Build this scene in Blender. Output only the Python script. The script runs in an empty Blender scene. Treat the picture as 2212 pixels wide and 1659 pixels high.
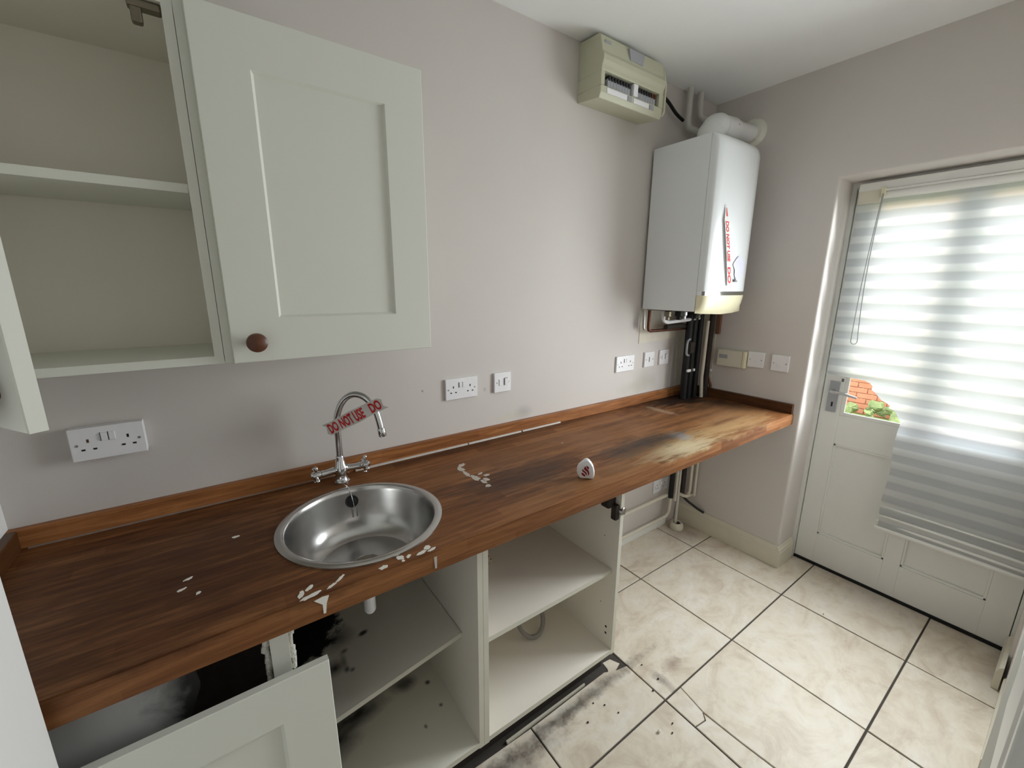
import bpy, bmesh, math, random
from mathutils import Vector, Matrix
random.seed(7)
S = bpy.context.scene
C = S.collection
PI = math.pi

# ------------------------------------------------------------------ camera
YAW, PIT, ROL = math.radians(-35.5696), math.radians(-12.9309), math.radians(0.3455)
CAM = Vector((-2.457, -1.4826, 1.5441))
F = Vector((-math.sin(YAW) * math.cos(PIT), math.cos(YAW) * math.cos(PIT), math.sin(PIT)))
Rt = F.cross(Vector((0, 0, 1))).normalized()
Up = Rt.cross(F)
R2 = math.cos(ROL) * Rt + math.sin(ROL) * Up
U2 = -math.sin(ROL) * Rt + math.cos(ROL) * Up
cam = bpy.data.cameras.new('camera')
cam.sensor_width = 36
cam.sensor_fit = 'HORIZONTAL'
cam.lens = 906.288 / 2212 * 36
cam.clip_start = 0.01
cob = bpy.data.objects.new('camera', cam)
C.objects.link(cob)
m = Matrix.Identity(4)
for i in range(3):
    m[i][0], m[i][1], m[i][2], m[i][3] = R2[i], U2[i], -F[i], CAM[i]
cob.matrix_world = m
S.camera = cob

# ------------------------------------------------------------------ world, lights, exposure
W = bpy.data.worlds.new('overcast_sky')
S.world = W
W.use_nodes = True
bgn = W.node_tree.nodes['Background']
bgn.inputs[0].default_value = (0.86, 0.95, 1.0, 1)
bgn.inputs[1].default_value = 6.3

def area(name, loc, direction, sx, sy, power, col, portal=False):
    l = bpy.data.lights.new(name, 'AREA')
    l.shape = 'RECTANGLE'
    l.size, l.size_y = sx, sy
    l.energy = power
    l.color = col
    o = bpy.data.objects.new(name, l)
    C.objects.link(o)
    o.location = loc
    o.rotation_euler = Vector(direction).to_track_quat('-Z', 'Y').to_euler()
    if portal:
        l.cycles.is_portal = True
    return o

area('door_portal', (0.31, -1.08, 1.05), (-1, 0, 0), 0.9, 2.1, 1, (1, 1, 1), True)
for k in range(5):                                  # unseen lamps added inside the blind, standing in for door daylight
    area('added_door_fill', (0.075, -1.08, 0.99 + 0.22 * k), (-1, 0, -0.25), 0.74, 0.19, 4.7, (0.93, 0.98, 1.0)).data.spread = math.radians(152)
area('added_rear_fill', (-1.8, -3.0, 1.35), (0.1, 1, -0.05), 1.3, 1.4, 2.8, (1.0, 0.97, 0.93))  # added fill behind the camera; no window stands there
vs = S.view_settings
vs.view_transform = 'Standard'
vs.look = 'None'
vs.gamma = 1
vs.use_curve_mapping = False
vs.exposure = 0.15
S.cycles.max_bounces = 14
S.cycles.diffuse_bounces = 8
S.cycles.transparent_max_bounces = 16
S.cycles.sample_clamp_indirect = 8

# ------------------------------------------------------------------ material helpers
class NT:
    def __init__(s, name):
        s.m = bpy.data.materials.new(name)
        s.m.use_nodes = True
        s.t = s.m.node_tree
        s.b = s.t.nodes['Principled BSDF']
        s.out = s.t.nodes['Material Output']
    def n(s, typ, **kw):
        x = s.t.nodes.new(typ)
        for k, v in kw.items():
            setattr(x, k, v)
        return x
    def lk(s, a, b):
        s.t.links.new(a, b)
    def put(s, sock, v):
        if isinstance(v, bpy.types.NodeSocket):
            s.lk(v, sock)
        elif isinstance(v, (tuple, list)) and len(v) == 3 and sock.type == 'RGBA':
            sock.default_value = (*v, 1)
        else:
            sock.default_value = v
    def pos(s):
        return s.n('ShaderNodeNewGeometry').outputs['Position']
    def obj(s):
        return s.n('ShaderNodeTexCoord').outputs['Object']
    def mapping(s, vec, scale=(1, 1, 1), loc=(0, 0, 0), rot=(0, 0, 0)):
        x = s.n('ShaderNodeMapping')
        s.lk(vec, x.inputs[0])
        x.inputs['Scale'].default_value = scale
        x.inputs['Location'].default_value = loc
        x.inputs['Rotation'].default_value = rot
        return x.outputs[0]
    def noise(s, vec, scale, detail=4, rough=0.55, dist=0):
        x = s.n('ShaderNodeTexNoise')
        s.lk(vec, x.inputs['Vector'])
        x.inputs['Scale'].default_value = scale
        x.inputs['Detail'].default_value = detail
        x.inputs['Roughness'].default_value = rough
        x.inputs['Distortion'].default_value = dist
        return x.outputs['Fac']
    def ramp(s, fac, stops):
        x = s.n('ShaderNodeValToRGB')
        s.lk(fac, x.inputs[0])
        e = x.color_ramp.elements
        while len(e) < len(stops):
            e.new(0.5)
        for i, (p, c) in enumerate(stops):
            e[i].position = p
            e[i].color = (c, c, c, 1) if isinstance(c, (int, float)) else (*c, 1)
        return x.outputs[0]
    def mix(s, fac, a, b, mode='MIX'):
        x = s.n('ShaderNodeMix', data_type='RGBA', blend_type=mode)
        s.put(x.inputs[0], fac)
        s.put(x.inputs[6], a)
        s.put(x.inputs[7], b)
        return x.outputs[2]
    def math(s, op, a, b=0.0, c=None, clamp=False):
        x = s.n('ShaderNodeMath', operation=op, use_clamp=clamp)
        s.put(x.inputs[0], a)
        s.put(x.inputs[1], b)
        if c is not None:
            s.put(x.inputs[2], c)
        return x.outputs[0]
    def bump(s, h, strength=0.2, dist=0.002):
        x = s.n('ShaderNodeBump')
        s.lk(h, x.inputs['Height'])
        x.inputs['Strength'].default_value = strength
        x.inputs['Distance'].default_value = dist
        s.lk(x.outputs[0], s.b.inputs['Normal'])
    def blob(s, vec, c, r, soft=0.5, wob=None):
        """soft ellipsoid mask, 1 inside; c centre, r radii, edge broken up by wob"""
        v = s.mapping(vec, (1 / r[0], 1 / r[1], 1 / r[2]), tuple(-c[i] / r[i] for i in range(3)))
        l = s.n('ShaderNodeVectorMath', operation='LENGTH')
        s.lk(v, l.inputs[0])
        d = l.outputs['Value']
        if wob is not None:
            d = s.math('ADD', d, wob)
        mr = s.n('ShaderNodeMapRange')
        s.lk(d, mr.inputs[0])
        mr.inputs[1].default_value = 1.0 - soft
        mr.inputs[2].default_value = 1.0 + soft * 0.3
        mr.inputs[3].default_value = 1
        mr.inputs[4].default_value = 0
        return mr.outputs[0]
    def set(s, **kw):
        for k, v in kw.items():
            s.put(s.b.inputs[k.replace('_', ' ')], v)
        return s

def simple(name, col, rough=0.5, metal=0.0, var=0.0, scale=20, bump=0.0, spec=0.5, coat=0.0):
    t = NT(name)
    t.set(Roughness=rough, Metallic=metal)
    t.b.inputs['Specular IOR Level'].default_value = spec
    t.b.inputs['Coat Weight'].default_value = coat
    nz = t.noise(t.pos(), scale, 4)
    c2 = tuple(max(0, x * (1 - var)) for x in col)
    c1 = tuple(min(1, x * (1 + var)) for x in col)
    t.set(Base_Color=t.mix(nz, c2, c1))
    if bump:
        t.bump(nz, bump)
    return t.m

def wall_mat(name, base, patches=()):
    t = NT(name)
    p = t.pos()
    n1 = t.noise(p, 1.7, 5, 0.6)
    n2 = t.noise(p, 9, 5, 0.6)
    n3 = t.noise(p, 260, 3, 0.6)
    lo = tuple(x * 0.95 for x in base)
    hi = tuple(min(1, x * 1.04) for x in base)
    col = t.mix(n1, lo, hi)
    wob = t.math('MULTIPLY', t.math('SUBTRACT', n2, 0.5), 1.6)
    for c, r, colp, amt, soft in patches:
        f = t.math('MULTIPLY', t.blob(p, c, r, soft, wob), amt)
        col = t.mix(f, col, colp)
    t.set(Base_Color=col, Roughness=0.75)
    t.bump(n3, 0.12, 0.001)
    return t

WALLC = (0.60, 0.565, 0.535)
M = {}
t = wall_mat('wall_paint', WALLC, [
    ((-1.33, 0, 0.985), (0.05, 0.3, 0.03), (0.33, 0.33, 0.32), 0.55, 0.8),
    ((-1.40, 0, 0.975), (0.10, 0.3, 0.02), (0.55, 0.52, 0.42), 0.4, 0.8),
    ((-0.46, 0, 1.03), (0.10, 0.3, 0.07), (0.42, 0.40, 0.35), 0.6, 0.9),
    ((-0.52, 0, 1.0), (0.16, 0.3, 0.04), (0.48, 0.46, 0.38), 0.5, 0.9),
    ((-0.10, 0, 0.975), (0.06, 0.3, 0.03), (0.20, 0.13, 0.07), 0.9, 0.7),
    ((-1.823, 0, 1.152), (0.006, 0.3, 0.006), (0.2, 0.18, 0.17), 0.8, 0.5),
    ((-1.54, 0, 1.12), (0.008, 0.3, 0.010), (0.4, 0.38, 0.36), 0.6, 0.6),
    ((-0.58, 0, 1.36), (0.04, 0.3, 0.03), (0.42, 0.40, 0.37), 0.4, 0.8),
])
M['wall'] = t.m
M['wall_plain'] = wall_mat('wall_paint_side', WALLC, [
    ((0, -0.25, 1.0), (0.3, 0.14, 0.09), (0.50, 0.48, 0.44), 0.4, 0.8)]).m
M['nib'] = wall_mat('wall_paint_end', (0.74, 0.74, 0.73)).m
M['plaster'] = simple('bare_plaster', (0.66, 0.62, 0.53), 0.85, var=0.08, scale=30, bump=0.15)
M['ceiling'] = simple('ceiling_paint', (0.80, 0.81, 0.80), 0.85, var=0.02, scale=6, bump=0.03)
M['cream'] = simple('cabinet_cream_paint', (0.68, 0.685, 0.62), 0.42, var=0.02, scale=3)
M['cab_edge'] = simple('cabinet_edge_board', (0.60, 0.585, 0.50), 0.55, var=0.06, scale=14)
M['white_gloss'] = simple('white_gloss_paint', (0.74, 0.74, 0.71), 0.35, var=0.03, scale=9)
M['skirting'] = simple('aged_cream_gloss', (0.66, 0.63, 0.52), 0.4, var=0.06, scale=14)
M['plastic'] = simple('white_moulded_plastic', (0.80, 0.80, 0.82), 0.32, var=0.01)
M['cream_plastic'] = simple('cream_moulded_plastic', (0.50, 0.50, 0.37), 0.42, var=0.03, scale=5)
M['cream_plastic2'] = simple('pale_cream_plastic', (0.74, 0.70, 0.49), 0.35, var=0.02, scale=6)
M['grey_plastic'] = simple('grey_plastic', (0.33, 0.34, 0.36), 0.4, var=0.04)
M['dark_grey'] = simple('dark_grey_plastic', (0.10, 0.10, 0.115), 0.4, var=0.04)
M['black'] = simple('black_rubber', (0.012, 0.012, 0.013), 0.6, var=0.1)
M['blackgloss'] = simple('black_insulation', (0.007, 0.0075, 0.008), 0.5, var=0.3, scale=25, spec=0.3)
M['hole'] = simple('dark_recess', (0.006, 0.006, 0.006), 0.9)
M['chrome'] = simple('chrome', (0.62, 0.63, 0.64), 0.10, 1.0, var=0.04, scale=30)
M['steel'] = None
M['screw'] = simple('screw_steel', (0.42, 0.41, 0.40), 0.3, 1.0)
M['brass'] = simple('worn_hinge_metal', (0.22, 0.19, 0.14), 0.45, 0.9, var=0.3, scale=60)
M['copper'] = simple('tarnished_copper', (0.12, 0.045, 0.025), 0.42, 0.6, var=0.4, scale=40)
M['pipe_paint'] = simple('painted_pipe', (0.56, 0.55, 0.51), 0.45, var=0.06, scale=12)
M['pipe_cream'] = simple('cream_painted_pipe', (0.64, 0.60, 0.50), 0.45, var=0.08, scale=16)
M['boiler'] = simple('boiler_white_enamel', (0.76, 0.79, 0.80), 0.22, var=0.01, scale=4)
M['flue'] = simple('flue_white', (0.68, 0.69, 0.68), 0.35, var=0.02)
M['flue_collar'] = simple('flue_collar_cream', (0.66, 0.66, 0.58), 0.5, var=0.03)
M['knob'] = simple('brown_wood_knob', (0.105, 0.035, 0.016), 0.38, var=0.3, scale=30)
M['batten'] = simple('brown_batten', (0.17, 0.08, 0.045), 0.6, var=0.3, scale=35)
M['red'] = simple('red_print', (0.62, 0.018, 0.022), 0.4)
M['darkred'] = simple('dark_red_print', (0.24, 0.008, 0.012), 0.4)
M['ink'] = simple('black_print', (0.02, 0.02, 0.02), 0.5)
M['sticker'] = simple('torn_paper_label', (0.62, 0.62, 0.74), 0.7, var=0.08, scale=60)
M['sealant'] = simple('pale_sealant', (0.50, 0.46, 0.42), 0.5, var=0.2, scale=40)
M['dark_sealant'] = simple('brown_sealant', (0.20, 0.15, 0.12), 0.6, var=0.3, scale=40)  # darker brown tone for the left stretch of the bead
M['scuff'] = simple('scraped_white_residue', (0.50, 0.45, 0.39), 0.7, var=0.35, scale=120)
M['paint_spot'] = simple('dried_white_paint', (0.78, 0.76, 0.70), 0.5, var=0.05)
M['dirt_and_shade'] = simple('dark_dirt_and_shade', (0.03, 0.022, 0.018), 0.9, var=0.5, scale=40)
M['hose'] = simple('grey_braided_hose', (0.27, 0.25, 0.23), 0.5, var=0.2, scale=120)
M['grey_panel'] = simple('grey_panel_paint', (0.34, 0.34, 0.30), 0.6, var=0.05, scale=10)

# tape: slightly see-through white film
t = NT('white_tape_film')
t.set(Base_Color=(0.78, 0.76, 0.74), Roughness=0.35)
t.b.inputs['Alpha'].default_value = 0.86
M['tape'] = t.m

# brushed stainless steel
t = NT('brushed_stainless_steel')
nz = t.noise(t.obj(), 40, 2)
t.set(Base_Color=(0.56, 0.555, 0.545), Metallic=1.0, Roughness=t.ramp(nz, [(0.3, 0.21), (0.7, 0.25)]))
M['steel'] = t.m

# cabinet board with black patches: mould, plus painted shade on the grey one
def dark_patch_mat(name, base, spots):
    t = NT(name)
    p = t.pos()
    n = t.noise(p, 11, 6, 0.62, 0.4)
    wob = t.math('MULTIPLY', t.math('SUBTRACT', n, 0.5), 1.1)
    col = t.mix(t.noise(p, 4, 4), tuple(x * 0.93 for x in base), base)
    for c, r, amt, soft in spots:
        col = t.mix(t.math('MULTIPLY', t.blob(p, c, r, soft, wob), amt), col, (0.012, 0.011, 0.010))
    t.set(Base_Color=col, Roughness=0.55)
    return t.m
M['board'] = dark_patch_mat('cream_board', (0.80, 0.76, 0.68), [])
M['board_mould'] = dark_patch_mat('cream_board_with_black_mould', (0.76, 0.735, 0.65), [
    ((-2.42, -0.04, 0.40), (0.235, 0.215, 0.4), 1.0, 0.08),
    ((-2.245, -0.20, 0.41), (0.05, 0.05, 0.1), 0.7, 0.9),
    ((-2.173, -0.24, 0.42), (0.016, 0.010, 0.1), 0.95, 0.6),
    ((-2.278, -0.308, 0.40), (0.030, 0.030, 0.1), 0.95, 0.9),
    ((-2.24, -0.266, 0.41), (0.012, 0.010, 0.1), 0.8, 0.8),
    ((-2.25, -0.30, 0.41), (0.010, 0.04, 0.1), 0.55, 0.9),
    ((-2.25, -0.338, 0.41), (0.010, 0.012, 0.1), 0.8, 0.8),
    ((-2.237, -0.35, 0.41), (0.009, 0.009, 0.1), 0.8, 0.8),
    ((-2.03, -0.232, 0.11), (0.035, 0.030, 0.03), 0.95, 0.9),
    ((-2.06, -0.225, 0.11), (0.04, 0.03, 0.03), 0.7, 0.9),
    ((-2.22, -0.25, 0.11), (0.10, 0.045, 0.03), 0.95, 0.8),
    ((-2.30, -0.30, 0.11), (0.09, 0.07, 0.03), 0.95, 0.8),
    ((-2.10, -0.20, 0.11), (0.20, 0.06, 0.03), 0.35, 0.9),
    ((-1.969, -0.274, 0.11), (0.010, 0.010, 0.03), 0.9, 0.7),
    ((-1.967, -0.381, 0.11), (0.008, 0.008, 0.03), 0.85, 0.7),
    ((-2.041, -0.42, 0.11), (0.007, 0.010, 0.03), 0.9, 0.7),
])
M['board_shaded'] = dark_patch_mat('grey_board_with_painted_shade', (0.40, 0.40, 0.39), [  # dim grey and black edge paint in the cupboard's inner shade
    ((-2.54, -0.56, 0.70), (0.10, 0.3, 0.25), 1.0, 0.5)])

# worktop wood: long staves running along x, worn and stained
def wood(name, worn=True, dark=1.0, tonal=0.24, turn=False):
    t = NT(name)
    p = t.pos()
    if turn:
        p = t.mapping(p, rot=(0, 0, PI / 2))
    sep = t.n('ShaderNodeSeparateXYZ')
    t.lk(p, sep.inputs[0])
    stave = t.math('FLOOR', t.math('MULTIPLY', t.math('ADD', sep.outputs[1], sep.outputs[2]), 1 / 0.041))
    # each row of staves is cut to length with its own stagger
    shift = t.math('MULTIPLY', t.math('SINE', t.math('MULTIPLY', stave, 12.9898)), 43.7)
    seg = t.math('FLOOR', t.math('ADD', t.math('MULTIPLY', sep.outputs[0], 1 / 0.42), shift))
    cmb = t.n('ShaderNodeCombineXYZ')
    t.lk(seg, cmb.inputs[0]); t.lk(stave, cmb.inputs[1])
    wn = t.n('ShaderNodeTexWhiteNoise')
    t.lk(cmb.outputs[0], wn.inputs[0])
    tone = wn.outputs['Value']
    g1 = t.noise(t.mapping(p, (1.6, 26, 26)), 3.0, 6, 0.6, 0.5)
    g2 = t.noise(t.mapping(p, (6, 160, 160)), 2.0, 4, 0.6)
    g3 = t.noise(p, 3.2, 5, 0.6, 0.3)
    f = t.math('ADD', t.math('MULTIPLY', tone, tonal), t.math('MULTIPLY', g1, 1.04 - tonal))
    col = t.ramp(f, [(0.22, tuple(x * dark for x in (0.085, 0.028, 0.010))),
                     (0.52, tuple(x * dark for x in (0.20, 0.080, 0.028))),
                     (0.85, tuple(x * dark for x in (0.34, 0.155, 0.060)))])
    col = t.mix(t.math('MULTIPLY', g2, 0.35), col, (0.05, 0.02, 0.01), 'MULTIPLY') if False else t.mix(t.math('MULTIPLY', t.ramp(g2, [(0.55, 0), (0.75, 1)]), 0.45), col, (0.035, 0.014, 0.007))
    rough = 0.36
    if worn:
        wob = t.math('MULTIPLY', t.math('SUBTRACT', t.noise(t.mapping(p, (3.2, 24, 4)), 2.2, 6, 0.65), 0.5), 2.9)
        def st(c, r, cp, amt, soft=0.8):
            nonlocal col
            col = t.mix(t.math('MULTIPLY', t.blob(p, c, r, soft, wob), amt), col, cp)
        # bleached, bare wood
        st((-0.88, -0.53, 0.9), (0.30, 0.12, 0.02), (0.36, 0.25, 0.12), 0.75)
        st((-0.92, -0.56, 0.9), (0.22, 0.060, 0.02), (0.60, 0.52, 0.35), 0.95)
        st((-0.50, -0.52, 0.9), (0.40, 0.09, 0.02), (0.40, 0.27, 0.13), 0.7)
        st((-0.30, -0.42, 0.9), (0.30, 0.12, 0.02), (0.27, 0.15, 0.07), 0.7)
        st((-0.20, -0.27, 0.9), (0.18, 0.14, 0.02), (0.20, 0.10, 0.045), 0.5)
        st((-0.62, -0.30, 0.9), (0.60, 0.16, 0.02), (0.20, 0.095, 0.04), 0.45)
        st((-1.30, -0.55, 0.9), (0.45, 0.05, 0.02), (0.23, 0.12, 0.05), 0.55)
        st((-1.55, -0.22, 0.9), (0.40, 0.10, 0.02), (0.17, 0.08, 0.035), 0.45)
        # damp, blackened; the left end is shade painted in
        st((-1.02, -0.44, 0.9), (0.30, 0.075, 0.02), (0.030, 0.022, 0.019), 0.9)
        st((-0.80, -0.47, 0.9), (0.05, 0.05, 0.02), (0.30, 0.29, 0.28), 0.8)
        st((-0.84, -0.455, 0.9), (0.10, 0.03, 0.02), (0.05, 0.045, 0.045), 0.7)
        st((-0.20, -0.06, 0.9), (0.46, 0.20, 0.02), (0.014, 0.009, 0.008), 0.95, 0.6)
        st((-0.30, -0.27, 0.9), (0.35, 0.03, 0.02), (0.06, 0.028, 0.014), 0.6)
        st((-0.55, -0.36, 0.9), (0.40, 0.022, 0.02), (0.07, 0.030, 0.014), 0.6)
        st((-0.42, -0.47, 0.9), (0.22, 0.020, 0.02), (0.10, 0.040, 0.016), 0.7)
        st((-0.10, -0.30, 0.9), (0.10, 0.16, 0.02), (0.03, 0.016, 0.012), 0.6)
        st((-1.62, -0.40, 0.9), (0.34, 0.11, 0.02), (0.032, 0.016, 0.011), 0.8)
        st((-1.50, -0.05, 0.9), (0.9, 0.03, 0.02), (0.03, 0.014, 0.009), 0.6)
        st((-2.60, -0.35, 0.9), (0.42, 0.40, 0.02), (0.040, 0.014, 0.008), 0.75)  # left end of the top darkened, its shade put into the colour
        # pale scuffs
        st((-0.53, -0.17, 0.9), (0.028, 0.10, 0.02), (0.36, 0.25, 0.17), 0.6, 0.5)
        rough = t.ramp(g3, [(0.35, 0.40), (0.65, 0.58)])
    t.set(Base_Color=col, Roughness=rough)
    t.b.inputs['Specular IOR Level'].default_value = 0.2
    t.bump(g2, 0.08, 0.001)
    return t.m
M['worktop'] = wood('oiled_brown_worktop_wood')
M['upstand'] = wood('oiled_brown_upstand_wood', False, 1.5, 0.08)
M['upstand_shaded'] = wood('oiled_brown_shaded_upstand_wood', False, 0.38, 0.08, True)  # darker copy of the upstand wood, shade painted into it

# floor tile
t = NT('beige_stone_effect_tile')
p = t.pos()
oi = t.n('ShaderNodeObjectInfo').outputs['Random']
cmb = t.n('ShaderNodeCombineXYZ')
t.lk(t.math('MULTIPLY', oi, 37.0), cmb.inputs[2])
va = t.n('ShaderNodeVectorMath', operation='ADD')
t.lk(p, va.inputs[0]); t.lk(cmb.outputs[0], va.inputs[1])
n1 = t.noise(t.mapping(va.outputs[0], (1, 1.6, 1)), 4.2, 7, 0.66, 1.2)
n2 = t.noise(va.outputs[0], 22, 5, 0.65)
n3 = t.noise(p, 2.2, 5, 0.6)
col = t.ramp(n1, [(0.30, (0.56, 0.475, 0.375)), (0.48, (0.70, 0.63, 0.52)), (0.70, (0.77, 0.73, 0.65))])
col = t.mix(t.math('MULTIPLY', t.ramp(n2, [(0.50, 0), (0.75, 1)]), 0.35), col, (0.46, 0.39, 0.31))
wob = t.math('MULTIPLY', t.math('SUBTRACT', n2, 0.5), 2.2)
for c, r, cp, amt, so in [
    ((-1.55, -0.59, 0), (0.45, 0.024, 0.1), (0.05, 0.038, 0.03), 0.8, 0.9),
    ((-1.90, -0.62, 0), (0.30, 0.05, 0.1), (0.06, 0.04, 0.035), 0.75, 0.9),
    ((-1.05, -0.69, 0), (0.05, 0.03, 0.1), (0.22, 0.15, 0.11), 0.6, 0.8),
    ((-1.15, -0.72, 0), (0.02, 0.06, 0.1), (0.16, 0.12, 0.10), 0.6, 0.8),
    ((-0.1, -0.12, 0), (0.14, 0.12, 0.1), (0.30, 0.25, 0.18), 0.7, 0.9),
    ((0.19, -1.0, 0), (0.10, 0.7, 0.1), (0.30, 0.25, 0.20), 0.55, 0.9),
    ((-0.02, -1.5, 0), (0.25, 0.06, 0.1), (0.36, 0.32, 0.26), 0.5, 0.9)]:
    col = t.mix(t.math('MULTIPLY', t.blob(p, c, r, so, wob), amt), col, cp)
t.set(Base_Color=col, Roughness=t.ramp(n3, [(0.3, 0.38), (0.7, 0.52)]))
t.b.inputs['Specular IOR Level'].default_value = 0.35
t.bump(n2, 0.05, 0.001)
M['tile'] = t.m
M['grout'] = simple('dark_grout', (0.06, 0.052, 0.045), 0.9, var=0.3, scale=60)

# blind fabric, alternating sheer and dense woven bands
t = NT('banded_sheer_blind_fabric')
p = t.pos()
sep = t.n('ShaderNodeSeparateXYZ')
t.lk(p, sep.inputs[0])
ph = t.math('FRACT', t.math('MULTIPLY', t.math('ADD', sep.outputs[2], t.math('MULTIPLY', t.noise(p, 6, 2), 0.006)), 1 / 0.0705))
band = t.ramp(ph, [(0.0, 0.0), (0.10, 1.0), (0.46, 1.0), (0.56, 0.0)])
tr = t.n('ShaderNodeBsdfTransparent')
tl = t.n('ShaderNodeBsdfTranslucent')
df = t.n('ShaderNodeBsdfDiffuse')
t.put(tl.inputs[0], t.mix(band, (0.58, 0.61, 0.64), (0.90, 0.92, 0.93)))
t.put(df.inputs[0], (0.66, 0.67, 0.67))
m1 = t.n('ShaderNodeMixShader')
m1.inputs[0].default_value = 0.66
t.lk(df.outputs[0], m1.inputs[1]); t.lk(tl.outputs[0], m1.inputs[2])
m2 = t.n('ShaderNodeMixShader')
t.lk(t.ramp(band, [(0, 0.02), (1, 0.07)]), m2.inputs[0])
t.lk(m1.outputs[0], m2.inputs[1]); t.lk(tr.outputs[0], m2.inputs[2])
t.lk(m2.outputs[0], t.out.inputs[0])
M['blind'] = t.m

# window glass
t = NT('thin_window_glass')
tr = t.n('ShaderNodeBsdfTransparent')
gl = t.n('ShaderNodeBsdfGlossy')
gl.inputs['Roughness'].default_value = 0.03
lw = t.n('ShaderNodeLayerWeight')
lw.inputs[0].default_value = 0.2
m1 = t.n('ShaderNodeMixShader')
t.lk(t.math('MULTIPLY', lw.outputs['Fresnel'], 0.6), m1.inputs[0])
t.lk(tr.outputs[0], m1.inputs[1]); t.lk(gl.outputs[0], m1.inputs[2])
t.lk(m1.outputs[0], t.out.inputs[0])
M['glass'] = t.m

# outdoors
t = NT('garden_brick')
br = t.n('ShaderNodeTexBrick')
sep = t.n('ShaderNodeSeparateXYZ')
t.lk(t.pos(), sep.inputs[0])
cmb = t.n('ShaderNodeCombineXYZ')
t.lk(sep.outputs[1], cmb.inputs[0]); t.lk(sep.outputs[2], cmb.inputs[1])
t.lk(cmb.outputs[0], br.inputs['Vector'])
br.inputs['Scale'].default_value = 2.2
br.inputs['Row Height'].default_value = 0.165
br.inputs['Color1'].default_value = (0.40, 0.15, 0.075, 1)
br.inputs['Color2'].default_value = (0.30, 0.11, 0.06, 1)
br.inputs['Mortar'].default_value = (0.42, 0.36, 0.30, 1)
t.set(Base_Color=br.outputs[0], Roughness=0.9)
M['brick'] = t.m
M['brick_one'] = simple('single_brick', (0.36, 0.135, 0.07), 0.9, var=0.35, scale=7)
M['grass'] = simple('garden_grass', (0.16, 0.22, 0.06), 0.95, var=0.4, scale=9)
M['leaf'] = simple('garden_leaf', (0.14, 0.17, 0.06), 0.8, var=0.5, scale=14)

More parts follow.
